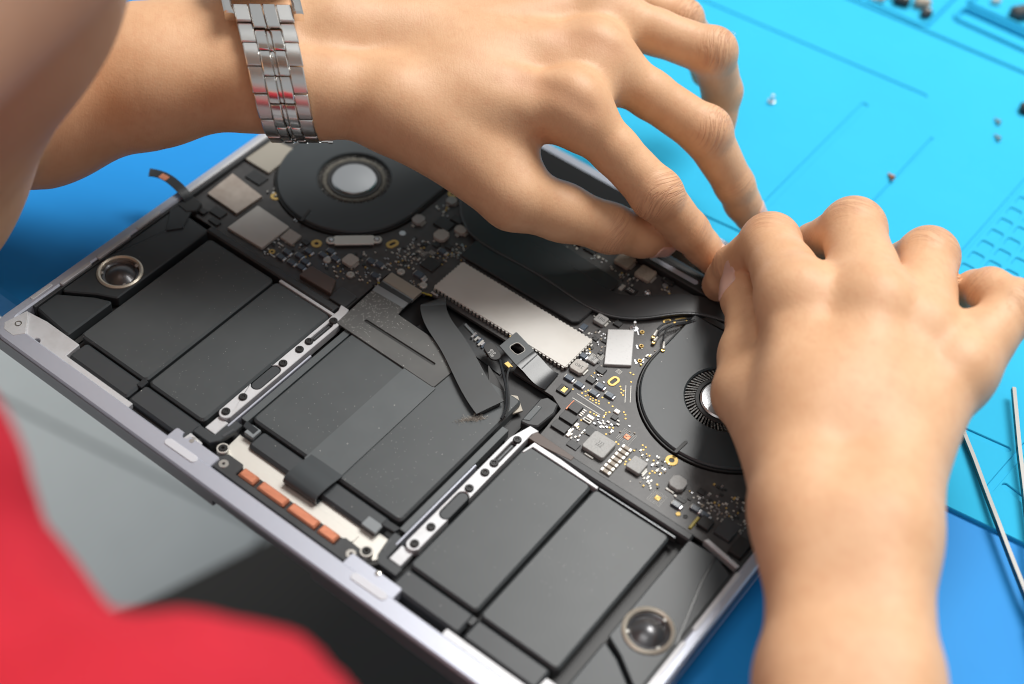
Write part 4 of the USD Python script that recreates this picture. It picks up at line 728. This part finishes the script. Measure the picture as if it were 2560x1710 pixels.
def hand(J, up, arm, plump=.95, web=9.0, bony=1.0):
    """SDF of a hand: palm with thenar and hypothenar, five fingers that blend with the palm but not with each other. up = dorsal direction."""
    up = np.asarray(up, float); up /= np.linalg.norm(up)
    C_ = lambda a, b, sa=1., sb=1., oa=0., ob=0.: cone(P3(J, a) + up * oa, J[a][3] * sa, P3(J, b) + up * ob, J[b][3] * sb)
    palm = []
    for k, w in (('i_mcp', 'w_rad'), ('m_mcp', 'w_rad'), ('m_mcp', 'w_uln'), ('r_mcp', 'w_uln'), ('p_mcp', 'w_uln')):
        palm.append(C_(k, w, .95, .95, -3, -2))
    for a, b in (('i_mcp', 'm_mcp'), ('m_mcp', 'r_mcp'), ('r_mcp', 'p_mcp')): palm.append(C_(a, b, .86, .86, -5, -5))
    mid = (P3(J, 'm_mcp') + P3(J, 'w_rad')) / 2; palm.append(ell(mid - up * 8, (26, 26, 20)))
    palm.append(cone(P3(J, 't_cmc') - up * 3, 15, (P3(J, 't_mcp') * .55 + P3(J, 'i_mcp') * .45) * .86 + P3(J, 'w_rad') * .14 - up * 6, 9.5))     # first web
    core = union(palm + arm, 12)
    # tendons and knuckle heads
    tend = [cone(P3(J, k) + up * (J[k][3] - 6.2), 4.2, .55 * P3(J, k) + .45 * (P3(J, 'w_rad') + P3(J, 'w_uln')) / 2 + up * 5.0, 2.4) for k in ('i_mcp', 'm_mcp', 'r_mcp', 'p_mcp')]
    heads = [ell(P3(J, k) + up * 1.6, (J[k][3] * (.92 if bony > .5 else .8),) * 3) for k in ('i_mcp', 'm_mcp', 'r_mcp', 'p_mcp')]
    core = union([core] + tend + heads, 7)
    fingers = []
    for q in 'imrp':
        a, b, c, d = (P3(J, f'{q}_{s}') for s in ('tip', 'dip', 'pip', 'mcp')); ra, rb, rc, rd = (J[f'{q}_{s}'][3] for s in ('tip', 'dip', 'pip', 'mcp'))
        pr = (c + d) / 2; pl = plump
        bone = union([cone(d, rd * .93, pr, rc * pl), cone(pr, rc * pl, c, rc), cone(c, rc, b, rb * 1.0), cone(b, rb, a, ra)], 3.0)
        ax = (d - c) / np.linalg.norm(d - c); ax2 = (b - c) / np.linalg.norm(b - c); dors = -(ax + ax2); dn = np.linalg.norm(dors); dors = dors / dn if dn > .2 else up
        bone = union([bone, ell(c + dors * 1.6, (rc * .93,) * 3), ell((a * .55 + b * .45) - dors * 1.5, (ra * .98,) * 3)], 3.5)
        fingers.append(bone)
    a, b, c, d = (P3(J, f't_{s}') for s in ('tip', 'ip', 'mcp', 'cmc')); ra, rb, rc, rd = (J[f't_{s}'][3] for s in ('tip', 'ip', 'mcp', 'cmc'))
    th = union([cone(d, rd * 1.05, c, rc), cone(c, rc, (b + c) / 2, rb * 1.16), cone((b + c) / 2, rb * 1.16, b, rb), cone(b, rb, a, ra), ell(a * .6 + b * .4, (rb * .98,) * 3)], 4)
    parts = [(fg, web) for fg in fingers] + [(th, 11.0)]
    def f(p):
        d0 = core(p); out = d0
        for g, k in parts:
            m_ = smin(g(p), d0, k); out = smin(out, m_, 1.2)
        return out
    f.lo = np.min([core.lo] + [g.lo for g, _ in parts], 0); f.hi = np.max([core.hi] + [g.hi for g, _ in parts], 0)
    return f
# left arm: wrist, forearm to the elbow at the left, upper arm rising towards the viewer; right arm runs down out of the picture
LA = [cone(P3(LEFT, 'w_rad'), 14, P3(LEFT, 'a_rad'), 16), cone(P3(LEFT, 'w_uln'), 14, P3(LEFT, 'a_uln'), 16),
      cone(P3(LEFT, 'a_rad'), 16, (-150, 100, 64), 22), cone(P3(LEFT, 'a_uln'), 16, (-160, 108, 66), 25), cone((-150, 100, 64), 22, (-186, 68, 54), 30), cone((-186, 68, 54), 32, (-236, 32, 46), 36), cone((-236, 32, 46), 36, (-262, 4, 44), 38)]
def ray(u, v, d): return np.array(CAM_C) + d * (np.array([(u - 1280) / 3699.83, (v - 855) / 3699.83, 1.]) @ CAM_R)
UA = [cone((-262, 4, 44), 38, (-196.0, -13.8, 83.9), 68), cone((-196.0, -13.8, 83.9), 68, (-147.1, 9.3, 177.2), 66), cone((-147.1, 9.3, 177.2), 66, (-112, 10, 252), 66)]
RA = [cone(P3(RIGHT, 'w_rad'), 15.5, (173.5, 86.6, 54.8), 16), cone(P3(RIGHT, 'w_uln'), 15.5, (188, 99.4, 57), 17.5), cone((173.5, 86.6, 54.8), 16, (199, 43, 54), 16.5), cone((188, 99.4, 57), 17.5, (214, 53, 57), 17),
      cone((198, 42, 54), 17, (238, -22, 60), 25), cone((214, 53, 57), 17, (252, -14, 62), 25), cone((245, -18, 61), 30, (330, -170, 80), 40)]
fl = hand(LEFT, (-.25, -.05, 1), LA[:4]); fr = hand(RIGHT, (.25, -.25, 1), RA[:4], 1.04, 12.0, .3)
farL = union(LA + UA, 14); farR = union(RA, 14)
def joined(h_, arm, k=10):
    def f(p): return smin(h_(p), arm(p), k)
    f.lo, f.hi = np.minimum(h_.lo, arm.lo), np.maximum(h_.hi, arm.hi); return f
fL, fR = joined(fl, farL, 1.0), joined(fr, farR, 1.0)
HI = 1.35
GROOVES = [([(-28.3, 184.9, 83.8), (-11.5, 191.3, 80.5), (0.9, 194.1, 76.5)], .9, 4.5), ([(-31.3, 216.5, 84.6), (-20.5, 222.9, 84.1), (-10.5, 228.1, 80.5)], .5, 4.0), ([(-13.8, 182.0, 61.4), (-11.0, 183.4, 58.4), (-9.0, 187.8, 52.7)], 1.3, 4.0)]
def groove_weight(p, wd_=1.0):
    out = np.zeros(len(p)); dep = np.zeros(len(p)); cc = np.array(CAM_C)
    for pts, a, w_ in GROOVES:
        for q0, q1 in zip(pts[:-1], pts[1:]):
            q0, q1 = np.array(q0), np.array(q1); ab = q1 - q0; t = np.clip(((p - q0) @ ab) / (ab @ ab), 0, 1); r = p - q0 - t[:, None] * ab
            d2 = (r * r).sum(1); vd = (q0 - cc) / np.linalg.norm(q0 - cc); al = r @ vd; d2 = d2 - .85 * al * al
            w = np.exp(-d2 / (w_ * wd_) ** 2); dep = np.maximum(dep, a * w); out = np.maximum(out, w)
    return dep, out
fL0 = fL
def fL(p): return fL0(p) + groove_weight(p)[0]
fL.lo, fL.hi = fL0.lo, fL0.hi
mL, mR = nets(fL, HI), nets(fR, HI)

def crease_maps(V, Js):
    """Per vertex: (along, across, mask) of the nearest finger joint for the crease pattern, and a mask for redness and painted shade."""
    cr, tone = np.zeros((len(V), 3)), np.zeros((len(V), 3))
    for J, up in Js:
        up = np.asarray(up, float) / np.linalg.norm(up)
        for q in 'imrpt':
            names = ('tip', 'dip', 'pip', 'mcp') if q != 't' else ('tip', 'ip', 'mcp', 'cmc')
            P = [P3(J, f'{q}_{s}') for s in names]; R_ = [J[f'{q}_{s}'][3] for s in names]
            for j, wd in (((1, 5.5),) if q == 't' else ((1, 5.0), (2, 7.5))):
                c = P[j]; ax = (P[j + 1] - P[j - 1]); ax /= np.linalg.norm(ax)
                dors = c - (P[j + 1] + P[j - 1]) / 2; dors -= (dors @ ax) * ax
                dors = dors / np.linalg.norm(dors) if np.linalg.norm(dors) > 1 else up
                lat = np.cross(ax, dors); r = V - c; s = r @ ax; n_ = r @ dors; t = r @ lat
                mk = np.exp(-(s / wd) ** 2) * np.clip(n_ / R_[j] * 1.6 + .2, 0, 1) * np.exp(-(np.maximum(np.linalg.norm(r, axis=1) - 1.25 * R_[j], 0) / 2.5) ** 2)
                if j == 1: mk *= .75
                up_ = mk > cr[:, 2]
                cr[up_] = np.c_[s + .05 * t * t + 40 * j + 100 * ord(q), t, mk][up_]
                tone[:, 0] = np.maximum(tone[:, 0], .30 * np.exp(-(np.linalg.norm(r - dors * R_[j] * .6, axis=1) / (R_[j] * .95)) ** 2))
            tone[:, 0] = np.maximum(tone[:, 0], .45 * np.exp(-(np.linalg.norm(V - P[0], axis=1) / (R_[0] * 1.7)) ** 2))
    tone[:, 0] = np.maximum(tone[:, 0], .42 * groove_weight(V, 1.3)[1])  # grooves tinted darker red, their shadow put into the skin colour
    tone[:, 0] = np.maximum(tone[:, 0], .6 * np.clip((V[:, 2] - 95) / 40, 0, 1))      # upper arm tinted browner: its shade painted into the skin colour
    # fine wrist lines and a general faint texture
    base = .07 * (cr[:, 2] < .05)
    cr[:, 0] = np.where(base > 0, (V @ np.array([.62, .55, -.2])) * .9, cr[:, 0]); cr[:, 1] = np.where(base > 0, (V @ np.array([-.5, .6, .3])) * 1.2, cr[:, 1]); cr[:, 2] = np.maximum(cr[:, 2], base)
    return cr, tone
PS = thing('person', 'person in a red T-shirt reaching over the laptop with both bare hands', 'person', (60, -345, -900))
# torso core under the shirt
tc = union([cone((60, -300, -60), 100, (20, -250, 210), 95), cone((-60, -90, 270), 52, (140, -300, 300), 60), cone((-92, 22, 240), 54, (-40, -160, 260), 60), cone((140, -300, 300), 60, (330, -170, 80), 42)], 30)
hd_c = np.array([-92., 88., 338.]); fw = np.array([.36, .50, -.79]); fw /= np.linalg.norm(fw); sd = np.cross(fw, [0, 0, 1.]); sd /= np.linalg.norm(sd); hu = np.cross(sd, fw)  # unseen head, added where it shades the upper arm from the lamp
HP = lambda a, b, c: hd_c + sd * a + fw * b + hu * c
head = union([cone(HP(0, -12, 28), 82, HP(0, 22, 18), 76), cone(HP(0, 30, -20), 62, HP(0, 46, -72), 36), cone(HP(0, 84, 14), 9, HP(0, 99, -18), 11), cone(HP(-16, 84, -52), 8, HP(16, 84, -52), 8),
              cone(HP(-34, 74, 22), 13, HP(-14, 84, 24), 8), cone(HP(34, 74, 22), 13, HP(14, 84, 24), 8), ell(HP(-82, -4, -4), (12, 14, 26)), ell(HP(82, -4, -4), (12, 14, 26)), cone(HP(0, -40, -40), 52, (-30, -140, 300), 62)], 9)
tc = union([tc, head], 12)
mT = nets(tc, 5.0)
body_mesh = cat_([mL, mR, mT])
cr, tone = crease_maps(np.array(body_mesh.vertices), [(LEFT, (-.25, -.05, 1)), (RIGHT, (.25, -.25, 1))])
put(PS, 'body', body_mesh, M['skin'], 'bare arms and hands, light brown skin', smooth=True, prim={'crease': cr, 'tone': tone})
# nails
def nail(f, J, q, dors, wdt, ln, back=.35, tilt=0.):
    nm = ('tip', 'ip') if q == 't' else ('tip', 'dip')
    a, b = P3(J, f'{q}_{nm[0]}'), P3(J, f'{q}_{nm[1]}'); ax = (a - b) / np.linalg.norm(a - b)
    d = np.asarray(dors, float); d -= (d @ ax) * ax; d /= np.linalg.norm(d); lat = np.cross(ax, d); r = J[f'{q}_{nm[0]}'][3]
    st = 1.15 if q == 't' and J is LEFT else 1.32
    N, K = 15, 13; pts = np.zeros((N, K, 3))
    for i, u in enumerate(np.linspace(0, 1, N)):
        # rounded ends
        half = wdt / 2 * math.sqrt(max(0.02, 1 - (max(0, .28 - u) / .28) ** 2.2)) * math.sqrt(max(.25, 1 - .75 * (max(0, u - .85) / .15) ** 2))
        for k, w_ in enumerate(np.linspace(-1, 1, K)):
            ang = w_ * half / r; dirv = math.cos(ang) * d + math.sin(ang) * lat
            pts[i, k] = a + ax * (ln * (u - back - .25)) + dirv * (r * st); 
    p = pts.reshape(-1, 3); ang = (np.linspace(-1, 1, K)[None, :] * np.ones((N, 1))).ravel()
    ctr = a + (((p - a) @ ax)[:, None]) * ax; dv = ctr - p; dv /= np.linalg.norm(dv, axis=1, keepdims=True)
    for _ in range(40): p = p + dv * (f(p) * .8)[:, None]
    edge = np.ones((N, K), bool); edge[1:-1, 1:-1] = False
    off = np.where(edge.ravel(), -.35, .42); off = off - .0
    v = p - dv * off[:, None]
    ii, kk = np.meshgrid(np.arange(N - 1), np.arange(K - 1), indexing='ij'); o = ii * K + kk
    F = np.vstack([np.c_[o.ravel(), (o + 1).ravel(), (o + K + 1).ravel()], np.c_[o.ravel(), (o + K + 1).ravel(), (o + K).ravel()]])
    t_ = trimesh.Trimesh(v, F, process=False)
    if (t_.face_normals.mean(0) @ d) < 0: t_.invert()
    put(PS, 'fingernail', t_, M['nail'], smooth=True)
def imgdir(du, dv, toward=0.): return np.array([du, dv, -toward]) @ CAM_R
nail(fL, LEFT, 'i', imgdir(.5, -.3, 1.0), 11.5, 12, .2); nail(fL, LEFT, 'm', imgdir(.85, -.2, .6), 11, 12, .2); nail(fL, LEFT, 't', imgdir(-.2, .8, .55), 10, 10, .35)
nail(fR, RIGHT, 't', imgdir(-.8, .0, .7), 12, 14, .45)

hair = union([cone(HP(0, -22, 40), 86, HP(0, 12, 46), 82), cone(HP(-30, -40, 0), 58, HP(30, -40, 0), 58)], 20); hf = carve(hair, cone(HP(0, 96, -30), 66, HP(0, 120, -60), 80), 8)
put(PS, 'hair', nets(hf, 5.0), M['hair'], 'short black hair of the unseen head added for shade', smooth=True)
for a in (-33, 33): put(PS, 'eye', trimesh.creation.icosphere(2, 11).apply_translation(HP(a, 72, 12)), M['eye'], smooth=True)
# clothes
sh = union([ell(ray(-545, 1170, 306), (41, 41, 41)), ell(ray(-860, 1900, 314), (84, 84, 84)), ell(ray(190, 2410, 290), (71.5, 71.5, 71.5)), cone(ray(-860, 1900, 314), 80, (80, -320, 60), 130), cone((60, -330, -120), 135, (60, -330, 120), 130), cone((-96, -10, 305), 58, (-50, -150, 270), 74), cone((-50, -150, 270), 72, (150, -320, 310), 70), cone((150, -320, 310), 66, (270, -270, 190), 58)], 30)
ms = nets(sh, 5.0); v = np.array(ms.vertices); nrm = np.array(ms.vertex_normals)
v = v + nrm * ((meshkit.fbm(v / 40.0, 3, 5) - .5) * 15 + (np.sin(v @ np.array([.06, .03, .075]) + 5 * meshkit.noise(v / 80.0, 9)) * 2.2))[:, None]
put(PS, 'shirt', trimesh.Trimesh(v, ms.faces, process=False), M['shirt'], 'red short-sleeved T-shirt', smooth=True)
tr = union([cone((60, -330, -130), 132, (60, -345, -260), 138), cone((-30, -345, -260), 92, (-50, -360, -860), 56), cone((150, -345, -260), 92, (190, -360, -860), 56)], 30)
mt = nets(tr, 7.0); v = np.array(mt.vertices); nrm = np.array(mt.vertex_normals)
v = v + nrm * ((meshkit.fbm(v / 60.0, 3, 2) - .5) * 7)[:, None]
put(PS, 'trousers', trimesh.Trimesh(v, mt.faces, process=False), M['trousers'], 'grey trousers', smooth=True)

# ------------------------------------------------------------------ wristwatch on the left wrist
aR, aU, wR, wU = (P3(LEFT, k) for k in ('a_rad', 'a_uln', 'w_rad', 'w_uln'))
Wc = (aR + aU) / 2 * .84 + (wR + wU) / 2 * .16 + np.array([0, 0, -1.]); A_ = (wR + wU - aR - aU); A_ /= np.linalg.norm(A_)
Lr = aR - aU; Lr -= (Lr @ A_) * A_; Lr /= np.linalg.norm(Lr); Nn = np.cross(A_, Lr); Nn *= np.sign(Nn[2])
ph = np.radians(np.linspace(-95, 215, 311)); dirs = np.outer(np.cos(ph), Nn) + np.outer(np.sin(ph), Lr)
rad = np.full(len(ph), 60.)
for _ in range(30): rad = rad - .9 * fL(Wc + dirs * rad[:, None])                # the bracelet follows the skin
from scipy.ndimage import gaussian_filter1d
rad = gaussian_filter1d(np.maximum(rad, gaussian_filter1d(rad, 14)), 7) + .5
el_pts = dirs * rad[:, None]; arc = np.r_[0, np.cumsum(np.linalg.norm(np.diff(el_pts, axis=0), axis=1))]
tang = np.gradient(el_pts, axis=0); nrm_ = np.cross(tang, A_); nrm_ /= np.linalg.norm(nrm_, axis=1, keepdims=True); nrm_ *= np.sign((nrm_ * dirs).sum(1))[:, None]
SKEW = .20
def strap_at(s):
    pos = Wc + np.array([np.interp(s, arc, el_pts[:, k]) for k in range(3)]) + A_ * SKEW * (s - arc[120]); nr = np.array([np.interp(s, arc, nrm_[:, k]) for k in range(3)]); return pos, nr / np.linalg.norm(nr)
def link(s0, s1, x0, x1, th=2.5, lift=.5, ch=.38, n=8):
    """A curved bracelet piece between arc lengths s0..s1 and offsets x0..x1 along the forearm."""
    secs, lv = [], np.r_[s0, s0 + ch, np.linspace(s0 + ch, s1 - ch, n)[1:-1], s1 - ch, s1]
    for k, s in enumerate(lv):
        end = k in (0, len(lv) - 1); c = ch if end else 0
        P_, n_ = strap_at(s); q = []
        bl_ = .0 if th > 3 else .42 * math.sin(math.pi * np.clip((s - s0) / (s1 - s0), 0, 1)) - .2
        for x, h in ((x0, 0), (x0, th - ch - c * .6), (x0 + ch, th - c), (x1 - ch, th - c), (x1, th - ch - c * .6), (x1, 0)):
            q.append(P_ + A_ * x + n_ * (lift + h + (bl_ if h > 0 else 0)))
        secs.append(q)
    V = np.array(secs).reshape(-1, 3); m_ = 6; F = []
    for k in range(len(lv) - 1):
        for j in range(m_):
            a, b_ = k * m_ + j, k * m_ + (j + 1) % m_; F += [[a, b_, b_ + m_], [a, b_ + m_, a + m_]]
    for j in range(1, m_ - 1): F += [[0, j + 1, j], [(len(lv) - 1) * m_, (len(lv) - 1) * m_ + j, (len(lv) - 1) * m_ + j + 1]]
    t_ = trimesh.Trimesh(V, F, process=False)
    if t_.volume < 0: t_.invert()
    return t_
WT = thing('wristwatch', 'steel wristwatch with a link bracelet on the left wrist', 'wristwatch', tuple(Wc))
s_start = float(np.interp(math.radians(1), ph, arc)); pitch = 9.7
sw = lambda s: 1.0 - .19 * np.clip((s - s_start) / 80, 0, 1)
for i in range(7):
    s0 = s_start + i * pitch; k = sw(s0); g = .22
    c0 = s0 + .37 * pitch
    for x0, x1, o, mt, th in ((-11.2, -5.4, 0, 'steel_brushed', 2.5), (5.4, 11.2, 0, 'steel_brushed', 2.5), (-5.2, -1.0, .37, 'steel', 2.7), (1.0, 5.2, .37, 'steel', 2.7), (-.85, .85, .37, 'steel', 2.1)):
        if i == 6 and o > 0: continue
        a = s0 + o * pitch
        put(WT, 'bracelet_link', link(a + g, a + pitch - g, x0 * k, x1 * k, th), M[mt])
put(WT, 'end_link', link(s_start - 8.5, s_start - .3, -11.4, -5.5, 3.6), M['steel_brushed']); put(WT, 'end_link', link(s_start - 8.5, s_start - .3, 5.5, 11.4, 3.6), M['steel_brushed'])
put(WT, 'end_link', link(s_start - 8.5, s_start + .32 * pitch, -5.3, -.2, 3.9), M['steel']); put(WT, 'end_link', link(s_start - 8.5, s_start + .32 * pitch, .2, 5.3, 3.9), M['steel'])
sc_ = s_start + 6.62 * pitch
put(WT, 'clasp', link(sc_, sc_ + 14, -9.2, 9.2, 3.2, .6), M['steel_brushed']); put(WT, 'clasp_plate', link(sc_ + 3, sc_ + 20, -8.6, 9.6, 1.0, 4.6), M['steel'])
P_, n_ = strap_at(sc_ + 2.0); put(WT, 'clasp_bar', tube([P_ + A_ * 2 + n_ * 4.4, P_ + A_ * 11.2 + n_ * 4.4], 1.25, 12), M['steel']); put(WT, 'clasp_cap', tube([P_ + A_ * 10.6 + n_ * 4.4, P_ + A_ * 12.6 + n_ * 4.4], 1.7, 12), M['steel'])
# case, with bezel, dial, crown and lugs, on the back of the wrist
sc = s_start - 26.5; cp, cn = strap_at(sc); ct = np.cross(A_, cn)
Tm = np.eye(4); Tm[:3, 0], Tm[:3, 1], Tm[:3, 2], Tm[:3, 3] = A_, ct if np.linalg.det(np.c_[A_, ct, cn]) > 0 else -ct, cn, cp
def case(prof, nm, mt, n=64):
    m_ = lathe(0, 0, prof, n); m_.apply_transform(Tm); put(WT, nm, m_, M[mt])
case([(0, 1), (16, 1), (18.4, 2.6), (18.8, 5), (18.2, 7.2), (16.4, 8.0), (0, 8.0)], 'watch_case', 'steel_brushed'); case([(15.0, 8.0), (17.6, 8.2), (16.6, 9.8), (15.2, 9.9), (15.0, 8.0)], 'bezel', 'steel'); case([(0, 8.1), (14.9, 8.1), (14.9, 8.4), (0, 8.4)], 'dial', 'glass_black')
cw = tube([(18.6, 0, 4.8), (20.0, 0, 4.8), (22.6, 0, 4.8)], [1.6, 3.0, 2.9], 18); cw.apply_transform(Tm); put(WT, 'crown', cw, M['steel'])
for x in (-1, 1): put(WT, 'lug', link(s_start - 15, s_start - 2.6, x * 13.6 - 1.9, x * 13.6 + 1.9, 5.4, 1.0, .8), M['steel'])

# ------------------------------------------------------------------ small things on the mat
TW = thing('tweezers', 'thin steel tweezers lying on the mat beside the right hand', 'tweezers', (232, 172, -14))
J0 = np.array([243.0, 158.0, -10.5])
for tip in ((199.5, 236.5, -8.4), (184.5, 220.5, -12.2)):
    tip = np.array(tip, float); d = tip - J0; nrm = np.cross(d, [0, 0, 1]); nrm /= np.linalg.norm(nrm)
    sgn = 1 if tip[0] > 190 else -1
    pth = np.array([J0 + d * t + nrm * sgn * .7 * math.sin(math.pi * min(1, t * 1.15)) for t in np.linspace(0, 1.25, 26)])
    pth[:, 2] = np.interp(np.linspace(0, 1.25, 26), [0, .5, 1.25], [-10.5, -10.4, tip[2] - .6])
    put(TW, 'arm', ribbon(pth, np.linspace(3.0, 2.2, 26), 1.6, (0, 0, 1)), M['tweezer'], smooth=20)
put(TW, 'joint', cat_([tube(np.array([J0, J0 + (18, -24, 0), J0 + (30, -40, 0)]), [2.2, 2.6, 2.2], 10)]), M['tweezer'])
def screw(x, y, z, label, r=1.5, mt='screw_steel', lay=False, cat='screw', grp=None):
    t_ = thing('screw', label, cat, (x, y, z), grp)
    hd = lathe(0, 0, [(0, 1.25), (.5, 1.25), (.55, .9), (r * .75, 1.35), (r, 1.0), (r, .4), (r * .5, .3)], 20); sh_ = lathe(0, 0, [(0, -3.0), (r * .45, -3.0), (r * .5, .4), (0, .4)], 12)
    for q_, nm in ((hd, 'head'), (sh_, 'shaft')):
        q_ = q_.copy(); q_.apply_transform(trimesh.transformations.rotation_matrix(math.radians(78 if lay else 180), [.6, .8, 0])); q_.apply_translation([x, y, z + (r if lay else 1.4)]); put(t_, nm, q_, M[mt])
screw(11.2, 356, -14, 'bright silver screw lying alone on the mat beyond the middle finger', 1.9, 'silver')
screw(-32.6, 388.4, -14, 'dull little screw on the mat nearest the ring finger', 1.2, 'screw_steel', True)
screw(107.0, 419.1, -14, 'upper of two tiny screws on the mat near the right edge', 1.3, 'screw_steel', True)
screw(112.4, 407.4, -14, 'lower of two tiny screws on the mat near the right edge', 1.3, 'screw_steel', True)
screw(85.1, 345.1, -14, 'small pinkish screw on the mat above the raised pads', 1.4, 'copper', True)
def bit(x, y, z, w, h, t_, a, mt, label, nm='metal_bit', cat='metal part'):
    b = thing(nm, label, cat, (x, y, z)); m_ = slab(rr(x - w / 2, y - h / 2, x + w / 2, y + h / 2, min(w, h) * .3), z, z + t_, t_ * .25); put(b, 'body', rotz(m_, a, (x, y)), M[mt])
    m2 = rotz(cyl(x + w * .2, y, min(w, h) * .22, z + t_ - .1, z + t_ + .5, .15, 12), a, (x, y)); put(b, 'pin', m2, M['silver_soft'])
bit(9.5, 472, -15.1, 9, 5, 3.5, 40, 'silver_soft', 'pale grey metal part at the near corner of the parts tray')
bit(21.5, 479, -15.1, 9, 6, 4.5, 15, 'plastic', 'black part heaped in the parts tray, left of the tan one', 'small_part', 'small part')
bit(31.0, 485, -15.1, 9, 6.5, 4.5, 30, 'tan', 'tan part heaped in the parts tray beside the black one', 'small_part', 'small part')
bit(37.0, 478, -15.1, 6, 5, 4.0, 70, 'plastic_grey', 'dark grey part at the right end of the parts tray', 'small_part', 'small part')
bit(14.5, 482, -15.1, 6, 4, 3.0, 80, 'steel_white', 'whitish chip in the parts tray behind the grey one', 'small_part', 'small part')
bit(61, 516, -15.1, 5, 4, 3.5, 20, 'steel_white', 'small white part in the far parts tray', 'small_part', 'small part')
bit(78, 515, -15.1, 16, 8, 6, 55, 'plastic_grey', 'long dark part standing in the far parts tray', 'small_part', 'small part')
bit(114.5, 438, -14, 8, 6, 4.5, 30, 'plastic', 'black part on the open mat at the right edge', 'small_part', 'small part')
